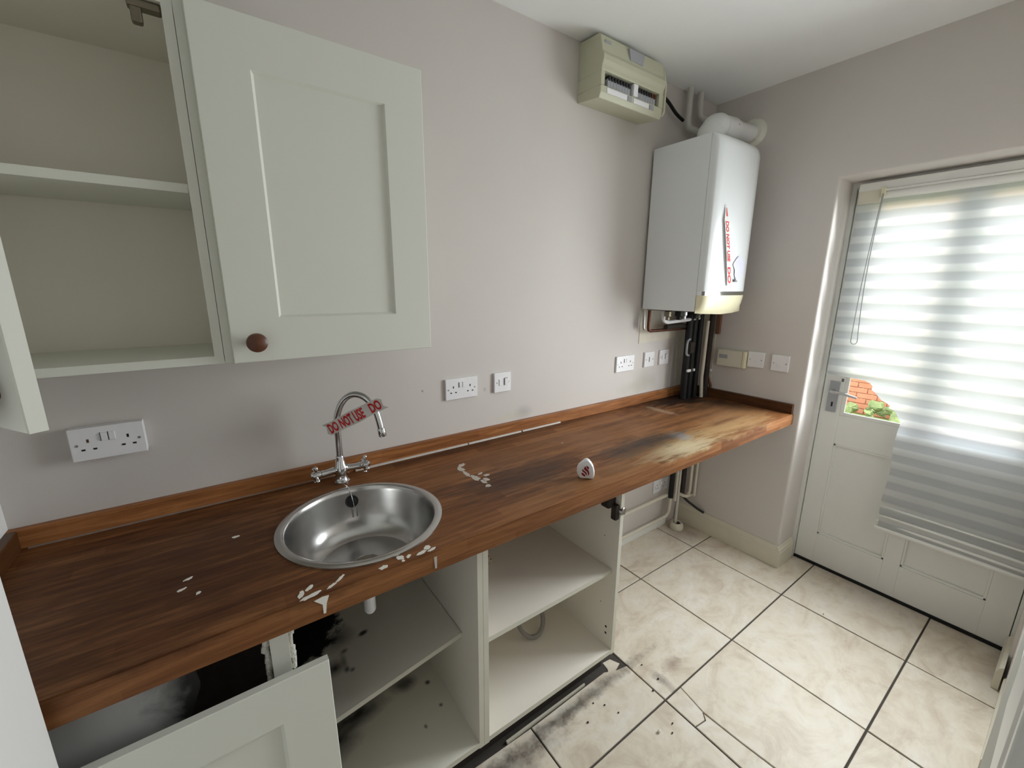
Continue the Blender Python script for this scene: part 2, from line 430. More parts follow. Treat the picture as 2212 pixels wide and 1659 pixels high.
# ------------------------------------------------------------------ geometry helpers
class B:
    def __init__(s):
        s.bm = bmesh.new()
    def box(s, x0, x1, y0, y1, z0, z1, bev=0.0, seg=2):
        d = bmesh.new()
        bmesh.ops.create_cube(d, size=1)
        for v in d.verts:
            v.co = Vector(((x0 + x1) / 2 + v.co.x * (x1 - x0), (y0 + y1) / 2 + v.co.y * (y1 - y0), (z0 + z1) / 2 + v.co.z * (z1 - z0)))
        if bev:
            bmesh.ops.bevel(d, geom=d.edges[:], offset=bev, segments=seg, affect='EDGES', profile=0.5)
        s.join(d)
        return s
    def join(s, d):
        me = bpy.data.meshes.new('tmp')
        d.to_mesh(me)
        d.free()
        s.bm.from_mesh(me)
        bpy.data.meshes.remove(me)
    def prism(s, pts, axis, a, b, bev=0.0, seg=2):
        """pts in the two other axes (in x,y,z order), extruded along axis a..b"""
        d = bmesh.new()
        def mk(u, v, w):
            return [Vector((w, u, v)), Vector((u, w, v)), Vector((u, v, w))][axis]
        lo = [d.verts.new(mk(u, v, a)) for u, v in pts]
        hi = [d.verts.new(mk(u, v, b)) for u, v in pts]
        d.faces.new(lo); d.faces.new(hi)
        n = len(pts)
        for i in range(n):
            d.faces.new((lo[i], lo[(i + 1) % n], hi[(i + 1) % n], hi[i]))
        bmesh.ops.recalc_face_normals(d, faces=d.faces[:])
        if bev:
            bmesh.ops.bevel(d, geom=d.edges[:], offset=bev, segments=seg, affect='EDGES', profile=0.5)
        s.join(d)
        return s
    def tube(s, path, r, n=12, cap=True):
        path = [Vector(p) for p in path]
        rs = r if isinstance(r, (list, tuple)) else [r] * len(path)
        d = bmesh.new()
        rings = []
        ref = None
        for i, p in enumerate(path):
            a = path[max(i - 1, 0)]; b = path[min(i + 1, len(path) - 1)]
            t = (b - a).normalized()
            if ref is None:
                ref = Vector((0, 0, 1)) if abs(t.z) < 0.9 else Vector((1, 0, 0))
            u = t.cross(ref)
            if u.length < 1e-5:
                u = t.cross(Vector((0.3, 0.9, 0.1)))
            u.normalize()
            v = u.cross(t)
            ref = v
            rings.append([d.verts.new(p + (u * math.cos(2 * PI * k / n) + v * math.sin(2 * PI * k / n)) * rs[i]) for k in range(n)])
        for i in range(len(rings) - 1):
            for k in range(n):
                d.faces.new((rings[i][k], rings[i][(k + 1) % n], rings[i + 1][(k + 1) % n], rings[i + 1][k]))
        if cap:
            d.faces.new(rings[0]); d.faces.new(rings[-1])
        bmesh.ops.recalc_face_normals(d, faces=d.faces[:])
        s.join(d)
        return s
    def lathe(s, prof, c, axis=(0, 0, 1), n=24, cap=True):
        """prof: (radius, height) along axis from point c"""
        ax = Vector(axis).normalized()
        ref = Vector((0, 0, 1)) if abs(ax.z) < 0.9 else Vector((1, 0, 0))
        u = ax.cross(ref).normalized(); v = ax.cross(u)
        c = Vector(c)
        d = bmesh.new()
        rings = []
        for r, h in prof:
            rr = max(r, 1e-5)
            rings.append([d.verts.new(c + ax * h + (u * math.cos(2 * PI * k / n) + v * math.sin(2 * PI * k / n)) * rr) for k in range(n)])
        for i in range(len(rings) - 1):
            for k in range(n):
                d.faces.new((rings[i][k], rings[i][(k + 1) % n], rings[i + 1][(k + 1) % n], rings[i + 1][k]))
        if cap:
            d.faces.new(rings[0]); d.faces.new(rings[-1])
        bmesh.ops.recalc_face_normals(d, faces=d.faces[:])
        s.join(d)
        return s
    def sphere(s, c, r, sub=2):
        d = bmesh.new()
        bmesh.ops.create_icosphere(d, subdivisions=sub, radius=1)
        r = r if isinstance(r, (tuple, list)) else (r, r, r)
        for v in d.verts:
            v.co = Vector((c[0] + v.co.x * r[0], c[1] + v.co.y * r[1], c[2] + v.co.z * r[2]))
        s.join(d)
        return s
    def xf(s, mat):
        bmesh.ops.transform(s.bm, matrix=mat, verts=s.bm.verts[:])
        return s

def wloc(o):
    v = Vector((0, 0, 0))
    while o:
        v += o.location
        o = o.parent
    return v

def obj(name, b, mat, parent=None, smooth=False, loc=None, ang=35):
    bm = b.bm if isinstance(b, B) else b
    off = Vector(loc) if loc is not None else Vector((0, 0, 0))
    if parent is not None:
        off = wloc(parent)
    for v in bm.verts:
        v.co -= off
    me = bpy.data.meshes.new(name)
    bm.to_mesh(me)
    bm.free()
    if smooth:
        for p in me.polygons:
            p.use_smooth = True
        try:
            me.set_sharp_from_angle(angle=math.radians(ang))
        except Exception:
            pass
    me.materials.append(M[mat] if isinstance(mat, str) else mat)
    o = bpy.data.objects.new(name, me)
    C.objects.link(o)
    if parent is not None:
        o.parent = parent
    elif loc is not None:
        o.location = loc
    return o

def tag(o, label=None, cat=None, group=None, kind=None):
    if label: o['label'] = label
    if cat: o['category'] = cat
    if group: o['group'] = group
    if kind: o['kind'] = kind
    return o

def thing(name, loc, label, cat, group=None):
    o = bpy.data.objects.new(name, None)
    o.empty_display_size = 0.05
    C.objects.link(o)
    o.location = loc
    return tag(o, label, cat, group)

def struct(name, b, mat, parent=None, smooth=False):
    o = obj(name, b, mat, parent, smooth)
    if parent is None:
        o['kind'] = 'structure'
    return o

def text_bm(txt, size, bold=0.0, sx=1.0, extrude=0.0003, space=1.0):
    """flat lettering in the xy plane, starting at the origin"""
    cu = bpy.data.curves.new('lettering', 'FONT')
    cu.body = txt
    cu.size = size
    cu.extrude = extrude
    cu.offset = bold
    cu.space_character = space
    cu.resolution_u = 3
    o = bpy.data.objects.new('lettering', cu)
    C.objects.link(o)
    bpy.context.view_layer.update()
    dg = bpy.context.evaluated_depsgraph_get()
    me = bpy.data.meshes.new_from_object(o.evaluated_get(dg))
    b = B()
    b.bm.from_mesh(me)
    bpy.data.meshes.remove(me)
    bpy.data.objects.remove(o)
    bpy.data.curves.remove(cu)
    if sx != 1.0:
        b.xf(Matrix.Diagonal((sx, 1, 1, 1)))
    return b

def frame(origin, ux, uy):
    """matrix taking text xy plane to origin + x*ux + y*uy"""
    ux = Vector(ux).normalized(); uy = Vector(uy).normalized()
    n = ux.cross(uy)
    mm = Matrix.Identity(4)
    for i in range(3):
        mm[i][0], mm[i][1], mm[i][2], mm[i][3] = ux[i], uy[i], n[i], origin[i]
    return mm

# ------------------------------------------------------------------ room shell
H = 2.544
YR0, YR1, ZR = -0.6465, -1.507, 2.048            # door reveal
YF = -1.518                                       # opposite wall
struct('wall_back', B().box(-3.1, 0.3, 0.0, 0.12, -0.05, H + 0.1), 'wall')

bm = bmesh.new()
pts = [(0.0, -0.05), (0.0, H), (-3.3, H), (-3.3, -0.05), (YR1, -0.05), (YR1, ZR), (YR0, ZR), (YR0, -0.05)]
lo = [bm.verts.new((0, y, z)) for y, z in pts]
hi = [bm.verts.new((0.30, y, z)) for y, z in pts]
bm.faces.new(lo); bm.faces.new(hi)
for i in range(8):
    bm.faces.new((lo[i], lo[(i + 1) % 8], hi[(i + 1) % 8], hi[i]))
bmesh.ops.recalc_face_normals(bm, faces=bm.faces[:])
bm.edges.ensure_lookup_table()
sel = [e for e in bm.edges if all(abs(v.co.x) < 1e-6 for v in e.verts) and all(YR1 - 1e-4 <= v.co.y <= YR0 + 1e-4 for v in e.verts)
       and not all(v.co.z < 0 for v in e.verts)]
bmesh.ops.bevel(bm, geom=sel, offset=0.014, segments=4, affect='EDGES', profile=0.5)
struct('wall_right', bm, 'wall_plain', smooth=True)

struct('wall_left', B().box(-3.1, -2.93, -0.64, 0.0, -0.05, H).box(-3.1, -2.745, -3.3, -0.64, -0.05, H), 'nib')
struct('wall_front', B().box(-1.70, 0.0, YF - 0.10, YF, -0.05, H), 'wall_plain')
struct('wall_rear', B().box(-3.1, 0.3, -3.42, -3.3, -0.05, H), 'wall_plain')
struct('ceiling', B().box(-3.1, 0.3, -3.42, 0.0, H, H + 0.1), 'ceiling')
floor = struct('floor', B().box(-3.1, 0.30, -3.42, 0.0, -0.08, -0.006), 'grout')

# bare plaster strips in the boiler corner
pl = B().prism([(-0.535, 1.245), (-0.10, 1.262), (-0.10, 1.44), (-0.535, 1.44)], 1, -0.003, 0.0)
struct('trim_1', pl.prism([(-0.165, 0.955), (-0.085, 0.955), (-0.10, 1.262), (-0.17, 1.262)], 1, -0.003, 0.0), 'plaster')
struct('trim_2', B().box(-0.003, 0.0, -0.145, -0.02, 0.955, 1.44), 'plaster')

# floor tiles: one object each, corners as laid
GX = [0.20, -0.219, -0.718, -1.212, -1.70, -2.194, -2.69]
GY = [0.0, -0.271, -0.770, -1.258, -1.75]
J = 0.0035
def tile_piece(poly, top=0.0, par=floor):
    b = B().prism(poly, 2, -0.0065, top)
    bmesh.ops.bevel(b.bm, geom=[e for e in b.bm.edges if all(v.co.z > top - 1e-5 for v in e.verts)], offset=0.0012, segments=1, affect='EDGES')
    return obj('tile', b, 'tile', par)
for i in range(len(GX) - 1):
    for j in range(len(GY) - 1):
        x1, x0 = GX[i] - J, GX[i + 1] + J
        y1, y0 = GY[j] - J, GY[j + 1] + J
        dz = random.uniform(-0.0012, 0.0004)
        if i >= 3 and j == 0:
            continue
        if i >= 3 and j == 1:                      # cut off raggedly at the cupboard fronts
            if i == 3:
                tile_piece([(x0, y0), (x1, y0), (x1, -0.585), (x1 - 0.05, -0.575), (x1 - 0.10, -0.552), (-1.48, -0.553), (x0, -0.556)], dz)
                tile_piece([(x1 - 0.075, -0.548), (x1 - 0.09, -0.566), (x1 - 0.05, -0.571), (x1 - 0.012, -0.558), (x1 - 0.03, -0.52), (x1 - 0.07, -0.515)], -0.003)
            else:
                tile_piece([(x0, y0), (x1, y0), (x1, -0.556), ((x0 + x1) / 2, -0.549), (x0, -0.556)], dz)
            continue
        if i == 2 and j == 2:                      # the cracked tile, in three pieces
            cr = [(-1.115, y1), (-1.136, -0.882), (-1.128, -1.018), (-1.105, y0)]
            tile_piece(cr + [(x1, y0), (x1, y1)], 0.0)
            g = 0.0025
            tile_piece([(x0, y1), (-1.115 - g, y1), (-1.136 - g, -0.878), (-1.160, -0.900), (x0, -0.893)], -0.0012)
            tile_piece([(x0, -0.897), (-1.158, -0.904), (-1.136 - 2 * g, -0.884), (-1.128 - 2 * g, -1.018), (-1.105 - 2 * g, y0), (x0, y0)], -0.0008)
            continue
        tile_piece([(x0, y0), (x1, y0), (x1, y1), (x0, y1)], dz)

# skirting boards
prof = [(0, 0), (-0.016, 0), (-0.016, 0.088), (-0.013, 0.094), (-0.014, 0.104), (-0.008, 0.116), (-0.005, 0.127), (0, 0.127)]
b = B().prism(prof, 1, -0.6465, -0.004)
for k in range(1):
    prof2 = [(YR0, 0), (YR0 - 0.016, 0), (YR0 - 0.016, 0.088), (YR0 - 0.013, 0.094), (YR0 - 0.014, 0.104), (YR0 - 0.008, 0.116), (YR0 - 0.005, 0.127), (YR0, 0.127)]
    b.prism(prof2, 0, -0.016, 0.165)
struct('baseboard_right', b, 'skirting')
struct('baseboard_back', B().box(-1.27, -0.13, -0.016, 0, 0, 0.062, 0.003), 'white_gloss')
b = B().prism([(YR1, 0), (YR1 + 0.02, 0), (YR1 + 0.02, 0.07), (YR1 + 0.012, 0.095), (YR1, 0.105)], 0, -0.10, 0.17)
b.prism([(YF, 0), (YF + 0.006, 0), (YF + 0.006, 0.06), (YF, 0.07)], 0, -0.6, -0.10)
struct('baseboard_front', b, 'skirting')
struct('trim_3', B().box(-1.74, -1.70, YF - 0.11, YF + 0.006, 0.0, 2.1, 0.002), 'white_gloss')

# ------------------------------------------------------------------ back door
door = bpy.data.objects.new('door_1', None)
C.objects.link(door)
door.location = (0.2, -1.08, 0)
tag(door, kind='structure')
DX0, DX1 = 0.203, 0.247
b = B()
b.box(0.248, 0.268, -0.69, YR0, 0, ZR).box(0.248, 0.268, YR1, -1.47, 0, ZR).box(0.186, 0.262, -0.662, YR0, 0, ZR).box(0.186, 0.262, YR1, -1.497, 0, ZR).box(0.186, 0.262, -1.497, -0.662, 2.028, ZR)
obj('door_frame', b, 'white_gloss', door)
Y0, Y1 = -0.665, -1.494                            # door leaf
for ya, yb in ((Y0, -0.754), (-1.048, -1.112), (-1.405, Y1)):
    obj('stile', B().box(DX0, DX1, yb, ya, 0.014, 2.022, 0.0015), 'white_gloss', door)
for za, zb in ((0.014, 0.192), (0.735, 0.893), (1.95, 2.022)):
    for ya, yb in ((-0.754, -1.048), (-1.112, -1.405)):
        obj('rail', B().box(DX0, DX1, yb, ya, za, zb, 0.0015), 'white_gloss', door)
for ya, yb in ((-0.754, -1.048), (-1.112, -1.405)):
    pn = obj('panel', B().box(DX0 + 0.014, DX1 - 0.012, yb, ya, 0.192, 0.735), 'white_gloss', door)
    obj('pane', B().box(DX0 + 0.018, DX0 + 0.022, yb + 0.002, ya - 0.002, 0.895, 1.948), 'glass', door)
    w = 0.018
    b = B()
    for e in ((ya - w, ya, 0.893, 1.95), (yb, yb + w, 0.893, 1.95), (yb + w, ya - w, 0.893, 0.893 + w), (yb + w, ya - w, 1.95 - w, 1.95)):
        b.prism([(DX0 + 0.002, e[2]), (DX0 + 0.017, e[2]), (DX0 + 0.017, e[3]), (DX0 + 0.006, e[3])] if False else
                [(DX0 + 0.003, e[0]), (DX0 + 0.017, e[0]), (DX0 + 0.017, e[1]), (DX0 + 0.003, e[1])], 2, e[2], e[3], 0.002)
    obj('glazing_bead', b, 'white_gloss', door)
    b = B()
    for e in ((ya - 0.01, ya, 0.192, 0.735), (yb, yb + 0.01, 0.192, 0.735), (yb, ya, 0.192, 0.204), (yb, ya, 0.723, 0.735)):
        b.box(DX0 + 0.003, DX0 + 0.014, e[0], e[1], e[2], e[3], 0.002)
    obj('panel_moulding', b, 'white_gloss', door)
obj('under_door_gap', B().box(0.196, 0.255, Y1, Y0, 0.0, 0.012), 'hole', door)  # black strip painting in the dark gap under the door
pt = obj('handle_plate', B().box(DX0 - 0.008, DX0, -0.737, -0.692, 0.905, 1.072, 0.002), 'grey_plastic', door)
obj('lever', B().tube([(DX0 - 0.006, -0.714, 1.022), (DX0 - 0.045, -0.714, 1.022), (DX0 - 0.052, -0.725, 1.022), (DX0 - 0.05, -0.77, 1.02), (DX0 - 0.045, -0.825, 1.008)], [0.009, 0.008, 0.008, 0.0075, 0.006]), 'chrome', door, True)
obj('keyhole', B().box(DX0 - 0.0085, DX0 - 0.0078, -0.720, -0.712, 0.935, 0.96), 'hole', door)
obj('latch_mark', B().box(DX0 - 0.0008, DX0, -0.748, -0.738, 1.073, 1.09), 'dark_grey', door)

# ------------------------------------------------------------------ blind in front of the door
bl = thing('window_blind', (0.14, -1.08, 2.0), 'torn white banded sheer blind hanging in front of the glazed back door', 'blind')
obj('headrail', B().box(0.125, 0.183, -1.49, -0.690, 1.995, 2.03, 0.004).box(0.118, 0.126, -1.488, -0.775, 1.985, 1.993, 0.002), 'white_gloss', bl)
obj('roller', B().tube([(0.155, -1.485, 1.975), (0.155, -0.700, 1.975)], 0.022, 16), 'white_gloss', bl, True)
obj('end_bracket', B().box(0.128, 0.180, -0.778, -0.690, 1.940, 1.998, 0.004), 'skirting', bl)
obj('chain_guide', B().box(0.115, 0.135, -0.793, -0.778, 1.958, 2.002, 0.003), 'cream_plastic2', bl)
# fabric: a grid trimmed to the torn outline
bm = bmesh.new()
def edge_y(z):
    if z > 1.115: return -0.686 + 0.004 * math.sin(z * 23)
    if z > 1.10: return -0.85
    if z > 1.06: return -0.872 - (1.10 - z) * 0.35 + 0.004 * math.sin(z * 190)
    if z > 1.02: return -0.892 - (1.06 - z) * 0.9
    if z > 0.99: return -0.945 - (1.02 - z) * 0.6 + 0.005 * math.sin(z * 230)
    if z > 0.93: return -0.978 - (0.99 - z) * 0.55
    return -1.008 - 0.004 * math.sin(z * 21)
NZ, NY = 150, 40
grid = []
zs = [1.965 - (1.965 - 0.395) * k / NZ for k in range(NZ + 1)]
for z in zs:
    ya = edge_y(z)
    row = []
    for k in range(NY + 1):
        y = ya + (-1.486 - ya) * k / NY
        x = 0.152 + 0.004 * math.sin(y * 9 + z * 2) + 0.003 * math.sin(z * 2 * PI / 0.0705) - 0.012 * (1.965 - z) / 1.57
        if z < 1.12 and y > -1.03:
            x -= 0.006 * (1.03 + y) / 0.15
        row.append(bm.verts.new((x, y, z)))
    grid.append(row)
for a in range(NZ):
    for k in range(NY):
        bm.faces.new((grid[a][k], grid[a][k + 1], grid[a + 1][k + 1], grid[a + 1][k]))
obj('fabric', bm, 'blind', bl, True, ang=80)
b = B()
for z, r in ((0.385, 0.011), (0.415, 0.007), (0.452, 0.007), (0.50, 0.005)):
    b.tube([(0.143, -1.486, z), (0.143, -1.0 + (0.385 - z) * 0.1, z)], r, 8)
obj('bottom_rail', b, 'white_gloss', bl, True)
def strand(k, side):
    y = -0.789 + 0.012 * math.sin(k * 2.6)
    return (0.112, y - side * (0.002 + 0.011 * k * k), 1.972 - 0.675 * k)
left = [strand(q / 14, -1) for q in range(15)]
right = [strand(1 - q / 14, 1) for q in range(15)]
cy_ = (left[-1][1] + right[0][1]) / 2
low = [(0.112, cy_ + 0.013 * math.cos(PI * q / 8), 1.297 - 0.015 * math.sin(PI * q / 8)) for q in range(1, 8)]
obj('control_chain', B().tube(left + low + right, 0.0016, 6), 'grey_plastic', bl, True)

# ------------------------------------------------------------------ garden beyond the door
struct('ground', B().box(0.3, 9, -7, 6, -0.3, -0.2), 'grass')
gw = thing('garden_wall', (5.0, -1.5, -0.2), 'orange brick wall seen through the torn gap in the blind', 'wall')
obj('brickwork', B().box(5.0, 5.2, -6, 5, -0.2, 2.8), 'brick', gw)
bk0 = None
for r_ in range(9):
    for c_i in range(7):
        yb = -0.42 + c_i * 0.235 + (0.1175 if r_ % 2 else 0)
        zb = -0.19 + r_ * 0.075
        if bk0 is None:
            bk0 = bk_ = obj('brick', B().box(4.985, 5.0, yb, yb + 0.225, zb, zb + 0.065, 0.003, 1), 'brick_one', gw)
            b0 = (yb, zb)
        else:
            bk_ = bk0.copy(); C.objects.link(bk_); bk_.parent = gw
            bk_.location = (random.uniform(-.003, .001), yb - b0[0], zb - b0[1])
obj('coping', B().box(4.97, 5.23, -6, 5, 2.8, 2.86, 0.01), 'plaster', gw)
for k, (y, z, lab) in enumerate([(-0.15, 0.26, 'low green shrub at the foot of the brick wall, right of the pair'), (0.62, 0.13, 'low green shrub at the foot of the brick wall, left of the pair')]):
    r = thing('garden_shrub', (4.6, y, -0.2), lab, 'shrub', 'shrubs by the garden wall')
    b = B()
    for q in range(18):
        b.sphere((4.6 + random.uniform(-.25, .25), y + random.uniform(-.3, .3), -0.17 + random.random() * z), random.uniform(.04, .08), 2)
    for v in b.bm.verts:
        v.co += Vector((random.uniform(-.02, .02), random.uniform(-.02, .02), random.uniform(-.02, .02)))
    obj('foliage', b, 'leaf', r)
    obj('stem', B().tube([(4.6, y, -0.2), (4.6, y + 0.02, 0.05)], 0.02, 6), 'batten', r)

# ------------------------------------------------------------------ worktop and upstands
SC = Vector((-2.173, -0.360)); SR = 0.2115          # sink centre and hole radius
WD, WT = -0.6165, 0.057
def slab_with_hole():
    """ring of quads between a square round the hole and the circle, boxes elsewhere"""
    bm = bmesh.new()
    n = 64
    hx0, hx1 = SC.x - 0.225, SC.x + 0.225
    hy0, hy1 = WD, -0.155
    def out(k):
        a = 2 * PI * k / n
        dx, dy = math.cos(a), math.sin(a)
        tx = (hx1 - SC.x) / dx if dx > 1e-9 else ((hx0 - SC.x) / dx if dx < -1e-9 else 1e9)
        ty = (hy1 - SC.y) / dy if dy > 1e-9 else ((hy0 - SC.y) / dy if dy < -1e-9 else 1e9)
        s_ = min(tx, ty)
        return (SC.x + dx * s_, SC.y + dy * s_)
    # corners first so that the square stays exact
    outer = [out(k) for k in range(n)]
    for cx, cy in ((hx0, hy0), (hx0, hy1), (hx1, hy0), (hx1, hy1)):
        k = min(range(n), key=lambda q: (outer[q][0] - cx) ** 2 + (outer[q][1] - cy) ** 2)
        outer[k] = (cx, cy)
    inner = [(SC.x + SR * math.cos(2 * PI * k / n), SC.y + SR * math.sin(2 * PI * k / n)) for k in range(n)]
    V = {}
    def v(x, y, z):
        key = (round(x, 5), round(y, 5), z)
        if key not in V:
            V[key] = bm.verts.new((x, y, z))
        return V[key]
    zt, zb = 0.9, 0.9 - WT
    for z in (zt, zb):
        for k in range(n):
            bm.faces.new([v(*inner[k], z), v(*inner[(k + 1) % n], z), v(*outer[(k + 1) % n], z), v(*outer[k], z)])
        xs = [-2.93, hx0, hx1, 0.0]
        def strip(x0, x1, y0, y1):
            bm.faces.new([v(x0, y0, z), v(x1, y0, z), v(x1, y1, z), v(x0, y1, z)])
        # left and right of the hole, then behind it
        L = [p for p in outer if abs(p[0] - hx0) < 1e-6]
        Rr = [p for p in outer if abs(p[0] - hx1) < 1e-6]
        T = [p for p in outer if abs(p[1] - hy1) < 1e-6]
        L.sort(key=lambda p: p[1]); Rr.sort(key=lambda p: p[1]); T.sort()
        bm.faces.new([v(-2.93, hy0, z)] + [v(*p, z) for p in L] + [v(-2.93, hy1, z)])
        bm.faces.new([v(0.0, hy0, z)] + [v(*p, z) for p in Rr] + [v(0.0, hy1, z)])
        bm.faces.new([v(-2.93, 0, z), v(-2.93, hy1, z)] + [v(*p, z) for p in T] + [v(0.0, hy1, z), v(0.0, 0, z)])
    for k in range(n):
        bm.faces.new([v(*inner[k], zt), v(*inner[(k + 1) % n], zt), v(*inner[(k + 1) % n], zb), v(*inner[k], zb)])
    bnd = [e for e in bm.edges if len(e.link_faces) == 1 and e.verts[0].co.z == e.verts[1].co.z and e.verts[0].co.z > zb + 0.01]
    for e in bnd:
        a, c = e.verts
        bm.faces.new([a, c, v(c.co.x, c.co.y, zb) if True else None, v(a.co.x, a.co.y, zb)])
    bmesh.ops.recalc_face_normals(bm, faces=bm.faces[:])
    fe = [e for e in bm.edges if all(abs(q.co.y - WD) < 1e-5 and q.co.z > 0.89 for q in e.verts)]
    bmesh.ops.bevel(bm, geom=fe, offset=0.003, segments=2, affect='EDGES')
    return bm
# fix float key issue for z rounding
wt = thing('worktop', (-1.465, -0.31, 0.843), 'long stained brown wooden worktop running along the back wall to the corner', 'worktop')
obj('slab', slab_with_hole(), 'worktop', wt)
def splat(cx, cy, rx, ry, rot=0.0, n=14, z=0.9, h=0.0012, seed=0):
    rnd = random.Random(seed)
    ca, sa = math.cos(rot), math.sin(rot)
    pts = []
    for k in range(n):
        a = 2 * PI * k / n
        q = rnd.uniform(0.65, 1.15)
        x, y = rx * q * math.cos(a), ry * q * math.sin(a)
        pts.append((cx + x * ca - y * sa, cy + x * sa + y * ca))
    return B().prism(pts, 2, z - 0.0004, z + h)
spots = [(-2.474, -0.259, .009, .005, 0), (-2.57, -0.392, .010, .004, .4), (-2.581, -0.427, .009, .004, .4), (-2.551, -0.459, .006, .004, .9),
         (-2.352, -0.578, .012, .006, .7), (-2.372, -0.592, .006, .012, -.3), (-2.356, -0.607, .022, .006, .2), (-2.312, -0.600, .014, .004, .5), (-2.290, -0.585, .014, .004, .7),
         (-2.197, -0.604, .012, .007, .2), (-2.152, -0.592, .010, .009, 0), (-2.133, -0.598, .008, .005, .6), (-2.10, -0.602, .016, .006, .2), (-2.082, -0.592, .012, .009, .3),
         (-2.074, -0.605, .014, .004, .2), (-2.15, -0.607, .004, .004, 0),
         (-1.300, -0.235, .003, .003, 0)]
for k, (x, y, rx, ry, ro) in enumerate(spots):
    obj('paint_spot', splat(x, y, rx, ry, ro, seed=k), 'paint_spot', wt)
# the scraped white patch between sink and tag
for k, (x, y, rx, ry, ro) in enumerate([(-1.765, -0.195, .022, .010, .55), (-1.782, -0.225, .013, .020, .1), (-1.786, -0.27, .010, .032, -.1), (-1.776, -0.315, .014, .026, .0), (-1.768, -0.355, .008, .020, .2),
                                        (-1.745, -0.295, .014, .006, .4), (-1.733, -0.318, .012, .008, .1), (-1.752, -0.345, .012, .014, .3), (-1.77, -0.39, .012, .010, .4)]):
    obj('paint_spot', splat(x, y, rx, ry, ro, seed=40 + k, n=18, h=0.0006), 'scuff', wt)
b = B().prism([(-2.352, 0.892), (-2.335, 0.895), (-2.322, 0.893), (-2.328, 0.876), (-2.331, 0.853), (-2.336, 0.853), (-2.336, 0.876)], 1, WD - 0.0012, WD + 0.0005)
obj('paint_drip', b, 'paint_spot', wt)
obj('paint_drip', B().prism([(-2.075, 0.885), (-2.067, 0.885), (-2.068, 0.852), (-2.073, 0.852)], 1, WD - 0.001, WD + 0.0005), 'sealant', wt)

up = thing('upstand', (-1.465, -0.01, 0.9), 'long brown wooden upstand strip along the back wall behind the tap', 'upstand')
obj('strip', B().box(-2.93, -0.0, -0.0204, 0.0, 0.9, 0.9524, 0.002), 'upstand', up)
bm = B()
for x0, x1 in ((-2.10, -2.065), (-2.06, -1.64), (-1.635, -1.36), (-1.352, -1.12)):
    bm.prism([(-0.0204, 0.9), (-0.0265, 0.9), (-0.0245, 0.905), (-0.0204, 0.9065)], 0, x0, x1)
obj('sealant', bm, 'sealant', up)
obj('sealant', B().prism([(-0.0204, 0.9), (-0.0235, 0.9), (-0.0204, 0.9035)], 0, -2.90, -2.12), 'dark_sealant', up)
up2 = thing('upstand', (-0.01, -0.32, 0.9), 'short brown, shade-darkened upstand strip on the side wall under the control box', 'upstand')
obj('strip', B().box(-0.0204, 0.0, -0.612, -0.021, 0.9, 0.9524, 0.002), 'upstand_shaded', up2)
up3 = thing('upstand', (-2.92, -0.32, 0.9), 'short brown upstand strip at the far left end of the worktop', 'upstand')
obj('strip', B().box(-2.93, -2.910, -0.612, -0.021, 0.9, 0.9524, 0.002), 'upstand_shaded', up3)

# ------------------------------------------------------------------ sink
sk = thing('sink', (SC.x, SC.y, 0.9), 'round stainless steel inset bowl sink in the worktop', 'sink')
pr2 = [(0.2225, 0.0005), (0.222, 0.004), (0.213, 0.0075), (0.203, 0.0068), (0.1985, 0.001), (0.197, -0.012), (0.191, -0.045), (0.180, -0.085), (0.166, -0.112), (0.148, -0.131), (0.137, -0.1365), (0.131, -0.1385), (0.128, -0.1395), (0.08, -0.141), (0.04, -0.142),
      (0.04, -0.144), (0.131, -0.1415), (0.150, -0.134), (0.168, -0.1145), (0.182, -0.087), (0.193, -0.047), (0.199, -0.013), (0.2005, -0.003), (0.2225, 0.0005)]
obj('bowl', B().lathe(pr2, (SC.x, SC.y, 0.9), n=72, cap=False), 'steel', sk, True, ang=50)
obj('waste_outlet', B().lathe([(0.030, -0.1435), (0.032, -0.1405), (0.025, -0.1405), (0.020, -0.142), (0.0, -0.1425)], (SC.x - 0.01, SC.y - 0.06, 0.9), n=28, cap=False), 'chrome', sk, True)
ang = math.atan2(0.18, 0.0)
ox, oy = SC.x + 0.018, SC.y + 0.1895
obj('overflow_cover', B().lathe([(0.0, 0.0035), (0.012, 0.0035), (0.0135, 0.002), (0.0185, 0.0035), (0.020, 0.001), (0.020, -0.004)], (ox, oy, 0.864), (-0.09, -1, 0.15), 24), 'black', sk, True)
obj('plug_chain', B().tube([(-2.172, -0.105, 0.915), (-2.166, -0.135, 0.911), (-2.160, -0.158, 0.9095), (-2.157, -0.172, 0.895), (-2.153, -0.177, 0.866), (-2.152, -0.181, 0.845)], 0.0012, 6), 'chrome', sk, True)
obj('chain_hook', B().box(-2.160, -2.157, -0.187, -0.183, 0.815, 0.845, 0.0008).box(-2.147, -2.144, -0.187, -0.183, 0.815, 0.845, 0.0008), 'chrome', sk)

# ------------------------------------------------------------------ mixer tap
TX, TY = -2.161, -0.082
tp = thing('mixer_tap', (TX, TY, 0.9), 'chrome swan neck mixer tap with cross handles behind the sink', 'tap')
obj('body', B().lathe([(0.026, 0), (0.026, 0.006), (0.021, 0.012), (0.019, 0.03), (0.023, 0.042), (0.022, 0.058), (0.016, 0.068), (0.0155, 0.076), (0.013, 0.082), (0.0135, 0.09), (0.012, 0.094)], (TX, TY, 0.9), n=24), 'chrome', tp, True)
ph = math.radians(40)
d = Vector((math.cos(ph), -math.sin(ph), 0))
sp = [(0, .09), (0, .15), (0, .20), (.004, .232), (.016, .265), (.036, .292), (.062, .306), (.090, .303), (.115, .285), (.133, .257), (.143, .222), (.149, .188)]
